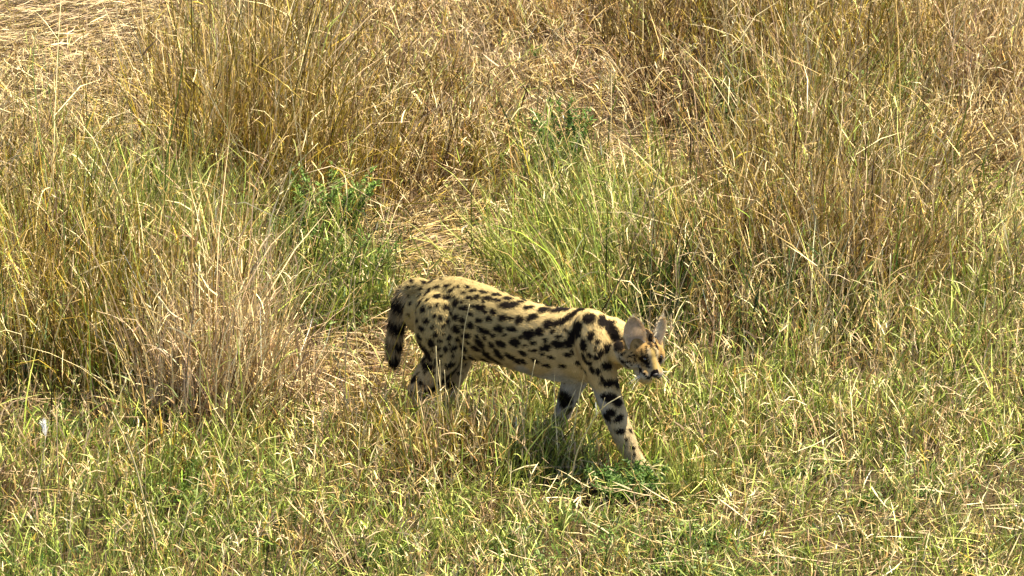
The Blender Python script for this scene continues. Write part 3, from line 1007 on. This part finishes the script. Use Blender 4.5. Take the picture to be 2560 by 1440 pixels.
def limit_height(P, h, u, v):
    al, w = near_cat(P)
    under = (al > -.95) & (al < .25) & (np.abs(w) < .14)
    h = np.where(under, np.minimum(h, .11 + .10 * rng.random(len(h))), h)
    front = (u > 940) & (u < 1700) & (w >= .12) & (v > 1000)
    lim = np.maximum((v - np.where(u < 1230, 925, np.where(u < 1350, 930, 985)) - 45 * rng.random(len(v))) / 760, .05)
    lim = np.where((u > 1355) & (u < 1450) & (v < 1230), np.clip((v - 1070) / 800, .03, .2), lim)
    lim = lim + np.where(rng.random(len(v)) < .05, .09, 0)
    lim = np.where((u > 1530) & (u < 1665) & (v < 1270), np.minimum(lim, .025 + np.maximum(v - 1195, 0) / 900), lim)
    h = np.where(front, np.minimum(h, lim), h)
    # right behind the animal nothing leans through it
    return h


def cull(P, lo=0):
    """True for strands (n, k, 3) that would run through the animal"""
    al, w = near_cat(P[:, 0])
    cand = np.where((al > -1.25) & (al < .45) & (np.abs(w) < .45))[0]
    bad = np.zeros(len(P), bool)
    for i in cand:
        for k in range(1, P.shape[1]):
            co, no, ix, dist = bvh.find_nearest(Vector(P[i, k]), 0.06)
            if co is not None and (dist < .012 or (Vector(P[i, k]) - co).dot(no) < 0):
                bad[i] = True
                break
    return bad


def tint_for(k, n_each):
    pass


def pick_col(mix):
    n = len(mix)
    r = rng.random(n)[:, None]
    j = (np.cumsum(mix, 1) < r).sum(1).clip(0, len(PAL) - 1)
    return j


green_b, dry_b, mat_b, stalk_b = Blades(), Blades(), Blades(), Blades()


def standing(NC, per, hmul=1.0, wmul=1.0, rad=(.03, .09)):
    X = sample_xy(NC)
    k, u, v = choose_patch(X)
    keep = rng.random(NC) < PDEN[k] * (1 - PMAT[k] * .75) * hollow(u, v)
    X, k, u, v = X[keep], k[keep], u[keep], v[keep]
    n = len(X)
    # every tuft has a leading colour of its own
    lead = pick_col(PMIX[k])
    ch = (PH[k] * .80 + .01) * rng.lognormal(0, .26, n)
    cl = PDIR[k] + rng.normal(0, .8, n)
    clean = PLEAN[k] * rng.uniform(.3, 1.5, n)
    cr = rng.uniform(*rad, n) * (0.6 + 1.2 * PH[k])
    cb = rng.lognormal(0, .22, n)
    cnt = rng.poisson(per * (1.0 + 0.45 * (PH[k] > .3)), n) + 4
    ci = np.repeat(np.arange(n), cnt)
    m = len(ci)
    off = rng.normal(0, 1, (m, 2)) * cr[ci][:, None]
    base = np.column_stack([X[ci] + off, np.full(m, -.012)])
    same = rng.random(m) < .72
    own = pick_col(PMIX[k][ci])
    col_i = np.where(same, lead[ci], own)
    short = rng.random(m) < np.where(PH[k][ci] > .25, .42, .30)
    foot_shade = short & (rng.random(m) < np.where(PH[k][ci] > .25, .75, .5))          # dark colour standing in for shade at the foot of each tuft
    col_i = np.where(foot_shade, np.where(col_i <= 2, 2, 6), col_i)
    h = ch[ci] * rng.lognormal(-.05, .33, m) * hmul
    h *= np.where(col_i == 2, .75, 1.0)
    # shade-dark underlayer: part of the blades stay short
    h = np.where(short, h * rng.uniform(.25, .6, m), h)
    uu, vv = project(base)
    h = limit_height(base, h, uu, vv)
    sl = np.where(h > .2, .12, .20)
    leaf = (rng.random(m) < .50) & (h > .09)
    out_az = np.arctan2(off[:, 1], off[:, 0])
    ol = np.minimum(np.linalg.norm(off, axis=1) / (cr[ci] + 1e-6), 2.2) * .05
    lx = np.cos(cl[ci]) * clean[ci] + np.cos(out_az) * ol + rng.normal(0, 1, m) * sl
    ly = np.sin(cl[ci]) * clean[ci] * .6 + np.sin(out_az) * ol + rng.normal(0, 1, m) * sl
    az = np.arctan2(ly, lx); lean = np.hypot(lx, ly)
    curve = rng.gamma(1.5, .24, m) * (1 + .3 * (h < .14))
    wd = np.minimum(rng.lognormal(math.log(.0038), .38, m), .0068) * wmul * (1 - .22 * (h < .11))
    # leaves that spring from the stems part of the way up, at all angles
    zl = rng.uniform(.05, .85, m) ** .8 * h
    base[:, 0] += np.where(leaf, zl * np.sin(lean) * np.cos(az), 0)
    base[:, 1] += np.where(leaf, zl * np.sin(lean) * np.sin(az), 0)
    base[:, 2] += np.where(leaf, zl, 0)
    h = np.where(leaf, np.minimum(h - zl + .02, rng.uniform(.03, .12, m)), h)
    lean = np.where(leaf, rng.uniform(.10, 1.0, m), lean)
    az = np.where(leaf, rng.random(m) * 6.283, az)
    green = col_i <= 2
    c1 = PAL[col_i] * cb[ci][:, None] * rng.lognormal(-.10, .50, m)[:, None]
    c1 = c1 * (1 + rng.normal(0, .05, (m, 3)))
    brt = (rng.random(m) < np.where(h < .12, .02, .055)) & (col_i > 2)
    c1 = np.where(brt[:, None], PAL[7] * rng.uniform(.85, 1.25, m)[:, None], c1)
    wd = np.where(brt, .0052, wd)
    c0 = np.where(green[:, None], c1 * np.array([.62, .70, .55]), c1 * np.array([.55, .45, .34]))  # browner sheath, darkened further to paint shade towards the blade's foot
    for sel, B in ((green, green_b), (~green, dry_b)):
        for tall in (True, False):
            s = sel & ((h > .17) == tall)
            if not s.any():
                continue
            ns = 4 if tall else 3
            b_, h_, a_, l_, c_, w_, k0, k1 = base[s], h[s], az[s], lean[s], curve[s], wd[s], c0[s], c1[s]
            # drop those that would pass through the animal
            est = np.stack([b_ + f * h_[:, None] * np.column_stack([np.sin(l_ + c_ * f * .5) * np.cos(a_), np.sin(l_ + c_ * f * .5) * np.sin(a_), np.cos(l_ + c_ * f * .5)]) for f in (0, .35, .7, 1.0)], 1)
            ok = ~cull(est)
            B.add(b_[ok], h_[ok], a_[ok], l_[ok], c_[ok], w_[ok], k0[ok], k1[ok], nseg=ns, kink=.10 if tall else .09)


standing(8400, 42)


def matted(NM, zmax=.05):
    X = sample_xy(NM)
    k, u, v = choose_patch(X)
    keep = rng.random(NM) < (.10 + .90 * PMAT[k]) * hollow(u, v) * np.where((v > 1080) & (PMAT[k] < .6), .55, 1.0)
    X, k, u, v = X[keep], k[keep], u[keep], v[keep]
    n = len(X)
    P3 = np.column_stack([X, np.zeros(n)])
    fl = 1.3 * vnoise(P3, 1.6, 31) + .5 * vnoise(P3, 5.0, 32) + .15
    big = PMAT[k] > .9
    ang = np.where(big, .25 + .25 * vnoise(P3, 2.2, 33), fl) + rng.normal(0, 1, n) * np.where(big, .22, .65)
    ang = np.where(rng.random(n) < .5, ang, ang + math.pi)
    L = rng.lognormal(math.log(.12), .45, n) * np.where(u * 0 + PH[k] > .12, 1.15, .85)
    z = rng.random(n) ** 1.6 * (zmax + .12 * PH[k] + .02)
    wd = np.minimum(rng.lognormal(math.log(.0033), .32, n), .0060)
    j = pick_col(PMIX[k] * np.array([.25, .35, .1, 1, 1.3, 1.2, 1.1, 1.3]) + 1e-6) if False else None
    mixm = PMIX[k] * np.array([.45, .70, .15, .8, 1.0, 1.0, 1.0, 2.0]) + np.array([0, 0, 0, .02, .05, .04, .03, .02])
    mixm /= mixm.sum(1)[:, None]
    j = pick_col(mixm)
    c = PAL[j] * rng.lognormal(-.16, .34, n)[:, None]
    base = np.column_stack([X, z])
    th = np.full(n, math.pi / 2) + rng.normal(-.10, .16, n)
    cv = rng.normal(.12, .35, n)
    est = np.stack([base + f * L[:, None] * np.column_stack([np.cos(ang), np.sin(ang), -np.cos(th) * 0]) for f in (0, .5, 1)], 1)
    ok = ~cull(est)
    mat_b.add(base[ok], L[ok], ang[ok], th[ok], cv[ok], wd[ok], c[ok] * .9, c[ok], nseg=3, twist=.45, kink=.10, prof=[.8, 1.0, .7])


matted(125000)


def stalks(NS):
    """separate dry culms with side leaves standing over the tufts"""
    X = sample_xy(NS)
    k, u, v = choose_patch(X)
    n = len(X)
    h = (PH[k] * .95 + .04) * rng.lognormal(0, .28, n)
    base = np.column_stack([X, np.full(n, -.01)])
    h = limit_height(base, h, u, v)
    az = rng.random(n) * 6.28
    lean = np.abs(rng.normal(0, .28, n)) + PLEAN[k] * .3
    curve = rng.gamma(1.4, .25, n)
    j = pick_col(np.tile(mx(g=.6, l=1.5, o=1.2, t=4, p=2.2, w=3.2), (n, 1)))
    c = PAL[j] * rng.lognormal(0, .14, n)[:, None]
    wd = rng.lognormal(math.log(.0028), .22, n)
    est = np.stack([base + f * h[:, None] * np.column_stack([np.sin(lean + curve * f * .5) * np.cos(az), np.sin(lean + curve * f * .5) * np.sin(az), np.cos(lean + curve * f * .5)]) for f in (0, .3, .6, .8, 1.0)], 1)
    ok = ~cull(est)
    base, h, az, lean, curve, wd, c = base[ok], h[ok], az[ok], lean[ok], curve[ok], wd[ok], c[ok]
    P = stalk_b.add(base, h, az, lean, curve, wd, c * .85, c, nseg=5, prof=[1, .9, .8, .75, 1.1], kink=.07)
    n = len(base)
    for node in (2, 3, 4):
        s = rng.random(n) < .6
        m = s.sum()
        stalk_b.add(P[s, node], h[s] * rng.uniform(.15, .4, m), rng.random(m) * 6.28, rng.uniform(.5, 1.1, m), rng.uniform(.1, 1.3, m), wd[s] * 1.0, c[s] * .95, c[s] * 1.05, nseg=2, prof=[.7, 1.0])


    # spikelets and torn leaf ends towards the tips
    for q in range(4):
        s = (rng.random(n) < .75) & (h > .10)
        m = s.sum()
        f = rng.uniform(.55, 1.0, m) * 5
        i0 = np.minimum(f.astype(int), 4); fr = (f - i0)[:, None]
        ii = np.where(s)[0]
        bb = P[ii, i0] * (1 - fr) + P[ii, i0 + 1] * fr
        stalk_b.add(bb, rng.uniform(.012, .035, m), rng.random(m) * 6.28, rng.uniform(.1, 1.0, m), rng.uniform(.0, 1.0, m), wd[s] * 1.2, c[s], c[s] * 1.1, nseg=1, prof=[1.0])


stalks(17000)


def tussock(u, v, label, mix, n, rad, h, lean_deg=0, lean=.1, spread=.2, name='grass_tussock', group=None):
    """one dense tuft standing apart from the rest"""
    B = Blades()
    o = ground_at(u, v)
    off = rng.normal(0, 1, (n, 2)) * rad * np.array([1.25, .8])
    base = np.column_stack([o[:2] + off, np.full(n, -.012)])
    hh = h * rng.lognormal(-.08, .28, n) * np.where(rng.random(n) < .25, .5, 1.0)
    uu, vv = project(base)
    hh = limit_height(base, hh, uu, vv)
    oa = np.arctan2(off[:, 1], off[:, 0]); ol = np.minimum(np.linalg.norm(off, axis=1) / rad, 2.2) * spread * .45
    g = math.radians(lean_deg)
    lx = math.cos(g) * lean + np.cos(oa) * ol + rng.normal(0, .15, n)
    ly = math.sin(g) * lean + np.sin(oa) * ol + rng.normal(0, .12, n)
    az, ln_ = np.arctan2(ly, lx), np.hypot(lx, ly)
    cv = rng.gamma(1.3, .20, n) + np.where(rng.random(n) < .12, rng.uniform(.6, 2.2, n), 0)
    ln_ = ln_ + np.where(rng.random(n) < .07, rng.uniform(.3, .9, n), 0)
    j = pick_col(np.tile(mix, (n, 1)))
    c = PAL[j] * rng.lognormal(-.05, .45, n)[:, None]
    wd_ = np.minimum(rng.lognormal(math.log(.0037), .35, n), .0065)
    leaf = rng.random(n) < .55
    zl = rng.uniform(.05, .9, n) ** .8 * hh
    base[:, 0] += np.where(leaf, zl * np.sin(ln_) * np.cos(az), 0)
    base[:, 1] += np.where(leaf, zl * np.sin(ln_) * np.sin(az), 0)
    base[:, 2] += np.where(leaf, zl, 0)
    hh = np.where(leaf, np.minimum(hh - zl + .02, rng.uniform(.03, .13, n)), hh)
    ln_ = np.where(leaf, rng.uniform(.10, 1.0, n), ln_)
    az = np.where(leaf, rng.random(n) * 6.283, az)
    brt = (rng.random(n) < .08) & (j > 2)
    c = np.where(brt[:, None], PAL[7] * rng.uniform(.85, 1.25, n)[:, None], c)
    wd_ = np.where(brt, .0052, wd_)
    est = np.stack([base + f * hh[:, None] * np.column_stack([np.sin(ln_ + cv * f * .5) * np.cos(az), np.sin(ln_ + cv * f * .5) * np.sin(az), np.cos(ln_ + cv * f * .5)]) for f in (0, .35, .7, 1.0)], 1)
    ok = ~cull(est)
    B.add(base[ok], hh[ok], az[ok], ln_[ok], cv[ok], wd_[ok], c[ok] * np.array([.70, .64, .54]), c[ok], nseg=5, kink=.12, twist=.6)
    B.build(name, MAT_STRAW if j.mean() > 2.5 else MAT_GRASS, origin=(o[0], o[1], 0.0), label=label, category='grass tuft', group='grass tussocks in the meadow')


tussock(650, 520, 'largest golden tussock, tall and upright, above the dark hollow behind the cat', mx(o=6, t=2.5, p=1, b=1.2), 2600, .19, .60, 0, .04, .14)
tussock(555, 1035, 'straight pinkish straw tussock standing just left of the cat', mx(g=.5, t=2, p=5, w=3), 1800, .11, .47, 180, .02, .10)
tussock(250, 930, 'golden tussock with green blades and a dark shaded foot by the left edge', mx(g=1.6, l=.6, o=4.2, t=2, b=1), 2210, .18, .46, 0, .04, .10)
tussock(40, 820, 'golden tussock cut by the left edge of the picture', mx(g=.4, o=5, t=2.5, b=.6), 1170, .12, .34, 0, .05)
tussock(830, 800, 'dark green tuft between the pinkish tussock and the tail of the cat', mx(g=4, l=.8, d=3, b=.5), 1040, .11, .22, 0, .03)
tussock(1480, 690, 'broad fresh green tuft directly behind the shoulders of the cat', mx(g=5, l=3, d=1, w=.4, t=.6), 1700, .19, .29, 160, .12)
tussock(1900, 740, 'upright golden tussock in the right half above the dark hollow', mx(g=.8, o=4, t=3.4, p=1), 1820, .14, .48, 10, .04, .13)
tussock(2180, 760, 'brownish tan tussock leaning right with green at its foot', mx(g=1.2, o=2, t=3.4, p=2.4, b=1), 2080, .16, .52, 10, .08, .14)
tussock(2060, 190, 'golden tussock at the top edge of the meadow', mx(o=5.4, t=2.2, p=1, b=.6), 1170, .18, .42, 10, .06)
tussock(2440, 190, 'pale pinkish feathery tussock near the upper right corner', mx(o=.8, t=4, p=4, w=1.8), 1430, .2, .36, 60, .2)
tussock(2440, 430, 'straw tussock blown flat towards the right above a dark gap', mx(o=1, t=4, p=2.4, b=1, w=1), 1170, .10, .42, 12, 1.0, .12)
tussock(430, 640, 'light green feathery tuft in front of the golden tussocks', mx(g=2.6, l=5, w=.4, t=.2), 1820, .17, .36, 40, .08)
tussock(1055, 1150, 'sparse tan and green tuft hiding the hind feet of the cat', mx(g=3, l=1.6, o=1.4, t=3, p=2.6, w=1), 1170, .13, .24, 90, .02, .12)
tussock(1150, 1115, 'short green tuft hiding the far hind foot of the cat', mx(g=4, l=3, t=1.4, w=.6), 650, .08, .17, 90, .02, .15)
tussock(1290, 1120, 'pale green tuft filling the gap under the belly of the cat', mx(g=3, l=4, t=1.6, w=.8), 1500, .17, .22, 90, .02, .12)
tussock(1385, 1172, 'green tuft hiding the far front foot of the cat', mx(g=4, l=2.4, d=.8, t=1.2, p=.8), 780, .10, .13, 90, .05, .15)
tussock(1700, 1225, 'wispy light green tuft just right of the forward paw of the cat', mx(g=3, l=4, t=.8, w=.4), 455, .08, .11, 90, .05, .2)


def weed(u, v, label, h, rad, stems, col, leaf=.022, group='leafy green weeds'):
    """a herb: stems with small pointed leaflets all round"""
    r = np.random.default_rng(int(u * 7 + v))
    o = ground_at(u, v)
    root = bpy.data.objects.new('weed', None)
    C.objects.link(root)
    root.location = (o[0], o[1], 0)
    root['label'] = label; root['category'] = 'weed'; root['group'] = group
    Lf = Blades()
    for k in range(stems):
        a = r.random() * 6.28
        rr = rad * math.sqrt(r.random()) * .6
        b = np.array([[rr * math.cos(a), rr * math.sin(a), -.005]])
        hh = h * r.uniform(.6, 1.05)
        le = r.uniform(.05, .25) + min(.9, rad / max(h, .01) * .6) * (rr / max(rad, .01) + .2)
        S_ = Blades()
        P = S_.add(b, hh, a, le, .3, .0028, col[None] * .8, col[None] * .9, nseg=5)
        P = P[0]
        S_.build('stem', MAT_LEAF, root)
        nl = int(34 + hh * 190)
        t = r.uniform(.12, 1.0, nl) * 5
        i0 = np.minimum(t.astype(int), 4); f = (t - i0)[:, None]
        bb = P[i0] * (1 - f) + P[i0 + 1] * f
        Lf.add(bb, leaf * r.uniform(.6, 1.3, nl), r.random(nl) * 6.28, r.uniform(.3, 1.5, nl), r.uniform(0, .9, nl), leaf * .24,
               col * r.lognormal(-.1, .25, nl)[:, None], col * r.lognormal(.05, .25, nl)[:, None], nseg=3, prof=[.5, 1.1, .9])
    Lf.build('foliage', MAT_LEAF, root, kind='stuff')


DG = np.array([.045, .095, .016]); MG = np.array([.085, .150, .026]); BG_ = np.array([.125, .200, .040]); GG = np.array([.15, .18, .065])
for a_ in [
    (1400, 430, 'tall dark green leafy weed rising above the fresh green tuft', .30, .10, 16, MG, .026),
    (835, 590, 'bright green weed at the foot of the largest golden tussock', .30, .11, 34, BG_ * 1.1, .026),
    (745, 640, 'mid green weed in the dark hollow left of the bright green one', .18, .10, 18, MG, .026),
    (900, 700, 'green weed right of the bright one, above the tail of the cat', .18, .10, 18, BG_, .024),
    (1570, 1238, 'low bushy dark green herb in front of the forward paw', .11, .12, 60, MG * .9, .020),
    (1430, 1235, 'small thin green herb left of the low bushy one', .05, .05, 8, MG, .016),
    (455, 395, 'dark green sprig in the shaded gap left of the golden tussock', .15, .09, 16, DG, .024),
    (190, 440, 'small grey green sprig in pale straw at the left', .13, .05, 5, GG, .022),
    (775, 190, 'grey green sprig among golden stems near the top', .10, .05, 5, GG, .024),
    (705, 250, 'tiny green sprig halfway up the golden tussock', .10, .03, 3, MG, .02),
    (1605, 120, 'pale grey green leaves lying in brown straw at the top', .06, .06, 5, GG * 1.2, .03),
    (1345, 145, 'lone light green leaf cluster in tan straw near the top', .05, .05, 4, BG_, .026),
    (1860, 330, 'dark green weed in the brown hollow of the right half', .18, .08, 8, DG + .01, .026),
    (2225, 300, 'yellow green weed between two tussocks at the upper right', .24, .08, 7, BG_, .026),
    (2010, 790, 'bright green sprig in the dark hollow right of the cat', .12, .04, 4, BG_, .024),
    (1180, 1045, 'small green sprig below the hind legs of the cat', .07, .04, 4, BG_, .02),
    (505, 1190, 'blue green weed low in the grass at the lower left', .08, .06, 7, MG, .02),
    (2330, 970, 'little dark green rosette at the right among pale stalks', .05, .04, 6, DG, .02),
    (1990, 1190, 'dark green herb in the short grass at the lower right', .06, .06, 9, DG, .018),
    (1770, 1360, 'flat green herb patch beside bare straw at the bottom', .05, .09, 12, MG, .016),
    (960, 1400, 'dark green herb patch nearest the bottom edge, left of centre', .05, .08, 11, DG, .017),
    (500, 1400, 'mint green herb at the bottom edge left of the bare stalk', .06, .06, 9, BG_, .018),
    (1270, 1365, 'low green herb at the bottom edge below the cat', .05, .08, 10, MG, .017),
    (100, 1300, 'broad green herb in the lower left corner', .06, .08, 9, MG, .018)]:
    weed(*a_)


def low_herbs(NS):
    B = Blades()
    X = sample_xy(NS)
    k, u, v = choose_patch(X)
    gs = PMIX[k][:, :3].sum(1)
    keep = rng.random(NS) < np.clip(gs * 1.3 - .15, 0, 1) * np.where(v > 1000, 1.0, .7)
    cl = vnoise(np.column_stack([X, np.zeros(NS)]), 3.0, 77)
    keep &= rng.random(NS) < sstep(-.2, .9, cl)
    X, k = X[keep], k[keep]
    n = len(X)
    hh = np.minimum(.35 * PH[k] + .02, .12) * rng.uniform(.5, 1.3, n)
    per = 12
    ii = np.repeat(np.arange(n), per)
    m = len(ii)
    base = np.column_stack([X[ii] + rng.normal(0, .014, (m, 2)), rng.random(m) * hh[ii]])
    base[:, 2] = limit_height(base, base[:, 2], *project(base))
    tone = np.array([[.110, .170, .026], [.150, .215, .040], [.075, .125, .02], [.15, .20, .06]])[rng.integers(0, 4, n)]
    c = tone[ii] * rng.lognormal(-.05, .3, m)[:, None]
    P0 = base[:, None, :]
    ok = ~cull(np.concatenate([P0, P0 + np.array([0, 0, .02])], 1))
    B.add(base[ok], rng.uniform(.012, .030, m)[ok], (rng.random(m) * 6.28)[ok], rng.uniform(.3, 1.5, m)[ok], rng.uniform(0, .8, m)[ok], rng.uniform(.004, .008, m)[ok], c[ok], c[ok] * 1.1, nseg=2, prof=[.5, 1.1])
    B.build('low_herbs', MAT_LEAF, kind='stuff', label='small green leaves of low herbs mixed into the grass', category='herbs')


low_herbs(20000)

STALK_MAT = plain_mat('pale_stalk', (.50, .41, .22), .45, .35)
SEED_MAT = plain_mat('white_seed_fluff', (.74, .70, .66), .7, .2)


def tube(pts, r0, r1, sides=5, name='stem'):
    A = catmull(pts, 5)
    T = np.gradient(A, axis=0); T /= np.linalg.norm(T, axis=1)[:, None]
    vs, fs = [], []
    for i, (p, t) in enumerate(zip(A, T)):
        l = np.cross(t, CF); l /= np.linalg.norm(l) + 1e-9
        m = np.cross(t, l)
        r = r0 + (r1 - r0) * i / (len(A) - 1)
        for k in range(sides):
            g = 2 * math.pi * k / sides
            vs.append(p + r * (l * math.cos(g) + m * math.sin(g)))
    for i in range(len(A) - 1):
        for k in range(sides):
            k2 = (k + 1) % sides
            fs.append((i * sides + k, i * sides + k2, (i + 1) * sides + k2, (i + 1) * sides + k))
    fs.append(tuple(range(sides))[::-1]); fs.append(tuple((len(A) - 1) * sides + k for k in range(sides)))
    return vs, fs


def culm(label, base, pix, tilt=0.0, r=.0024, branches=(), seed=None):
    """a single long culm: base pixel on the ground, then points seen against the picture, leaning by tilt (m of depth per m of height)"""
    o = ground_at(*base)
    pts = [np.array([o[0], o[1], -.01])]

    def lift(u, v):
        d = ray(u, v)                       # meets the upright plane through the foot of the culm
        nrm_ = np.array([0, 1.0, -tilt])
        return CAM + d * (((np.array([o[0], o[1], 0]) - CAM) @ nrm_) / (d @ nrm_))
    pts += [lift(*p) for p in pix]
    root = bpy.data.objects.new('grass_stalk', None)
    C.objects.link(root)
    root.location = (o[0], o[1], 0)
    root['label'] = label; root['category'] = 'grass stalk'; root['group'] = 'single long grass stalks'
    sh = np.array([o[0], o[1], 0])
    vs, fs = tube([p - sh for p in pts], r, r * .55)
    m_ = bpy.data.meshes.new('stem'); m_.from_pydata([list(v) for v in vs], [], fs)
    link_mesh('stem', m_, STALK_MAT, root, True)
    root['label'] = label
    for br in branches:
        vs, fs = tube([lift(*p) - sh for p in br], r * .7, r * .3)
        m_ = bpy.data.meshes.new('leaf'); m_.from_pydata([list(v) for v in vs], [], fs)
        link_mesh('leaf', m_, STALK_MAT, root, True)
    if seed:
        a_, b_ = lift(*seed[0]) - sh, lift(*seed[1]) - sh
        dd = b_ - a_; ll = np.linalg.norm(dd); dd /= ll
        Bd = Blades()
        nn = 90
        t_ = rng.random(nn)
        for q in range(nn):
            d3 = dd + rng.normal(0, .28, 3); d3 /= np.linalg.norm(d3)
            Bd.add((a_ + dd * ll * .7 * t_[q])[None], ll * rng.uniform(.25, .5), math.atan2(d3[1], d3[0]), math.acos(np.clip(d3[2], -1, 1)), .1, .0022,
                   np.array([[.80, .76, .72]]), np.array([[.85, .82, .80]]), nseg=2)
        Bd.build('seed_head', MAT_STRAW, root)


culm('thick pale stalk arching up across the gap between the front legs of the cat', (1424, 1225), [(1440, 1140), (1475, 1064), (1509, 1018), (1551, 991)], -.5, .0030, branches=[((1505, 1020), (1512, 995))])
culm('forked pale stalk in front of the far front leg of the cat', (1376, 1140), [(1392, 1080), (1412, 1035), (1439, 975)], -.4, .0020, branches=[((1380, 1055), (1400, 1032), (1424, 1014))])
culm('longest bare stalk leaning left from the bottom edge, left of centre', (402, 1432), [(385, 1340), (365, 1270), (340, 1170), (310, 1090), (280, 1030)], -.1, .0036)
culm('bare pale stalk arching over the dark foot of the left tussock', (405, 1030), [(340, 990), (270, 955), (230, 935), (200, 914)], -.2, .0030)
culm('thin upright stalk with a white fluffy seed head at the lower left', (86, 1330), [(95, 1220), (108, 1140), (114, 1090)], 0, .0022, seed=((114, 1092), (108, 1046)))
culm('long straight stalk leaning right across the foot of the golden tussock', (590, 585), [(600, 552), (690, 465), (795, 358)], .1, .0030)
culm('long thin stalk slanting over the bright green weed', (655, 600), [(668, 572), (770, 500), (895, 420)], .1, .0024)
culm('pale double stalk slanting down from left over the shaded gap', (560, 350), [(553, 333), (470, 300), (385, 272)], .1, .0026)
culm('long stalk slanting up right over brown straw in the upper right half', (1553, 360), [(1560, 343), (1640, 282), (1706, 234)], .1, .0028)
culm('short bright stalk leaning right beside the far ear of the cat', (1655, 1000), [(1660, 870), (1672, 838), (1706, 781)], -.1, .0024)
culm('pale stalk slanting from the face of the cat down into the grass', (1742, 985), [(1738, 955), (1705, 915), (1668, 878)], -.1, .0022)
culm('pale vertical stalk left of the tail of the cat', (897, 960), [(893, 880), (886, 800), (884, 740), (888, 690)], 0, .0026)
for i_, (x0, y1, dx, lb) in enumerate([(1092, 690 + 175, 4, 'tallest straight golden stalk crossing the hind leg of the cat'), (1101, 900, -3, 'second golden stalk crossing the hind leg, close right of the tallest'),
                              (1113, 925, 6, 'shorter golden stalk crossing the hind leg, rightmost of the three')]):
    culm(lb, (x0 + dx, 1150), [(x0 + dx * .6, 1060), (x0 + 1, 980), (x0 - 2, y1)], -.05, .0021)
culm('curving pale stalk rising over the flank of the cat', (1118, 1170), [(1135, 1060), (1152, 930), (1160, 830), (1174, 760)], -.02, .0019)
culm('pale stalk standing in the gap below the belly of the cat', (1300, 1160), [(1305, 1080), (1318, 1000), (1338, 900)], -.05, .0022)
# a few taller culms between the camera and the animal's legs
n_ = 46
uu_ = rng.uniform(985, 1490, n_); vv_ = rng.uniform(1120, 1195, n_)
bs_ = np.array([ground_at(a_, b_) for a_, b_ in zip(uu_, vv_)]); bs_[:, 2] = -.01
hh_ = np.clip((vv_ - rng.uniform(860, 1010, n_)) / 720, .08, .40)
az_ = rng.random(n_) * 6.28; le_ = np.abs(rng.normal(0, .10, n_)); cv_ = rng.uniform(0, .5, n_)
es_ = np.stack([bs_ + f * hh_[:, None] * np.column_stack([np.sin(le_ + cv_ * f * .5) * np.cos(az_), np.sin(le_ + cv_ * f * .5) * np.sin(az_), np.cos(le_ + cv_ * f * .5)]) for f in (0, .3, .6, .8, 1.0)], 1)
k_ = ~cull(es_)
cc_ = PAL[rng.choice([1, 3, 4, 5, 7, 7], n_)]
stalk_b.add(bs_[k_], hh_[k_], az_[k_], le_[k_], cv_[k_], .0032, cc_[k_] * .85, cc_[k_], nseg=5, kink=.05)
green_b.build('green_grass', MAT_GRASS, kind='stuff', label='fresh green grass growing in tufts across the meadow', category='grass')
dry_b.build('dry_grass', MAT_STRAW, kind='stuff', label='standing golden and tan dry grass of the meadow', category='grass')
mat_b.build('straw_litter', MAT_STRAW, kind='stuff', label='flattened dry straw lying matted between the tufts', category='straw')
stalk_b.build('grass_stalks', MAT_STRAW, kind='stuff', label='thin pale branching grass stalks rising above the tufts', category='grass')
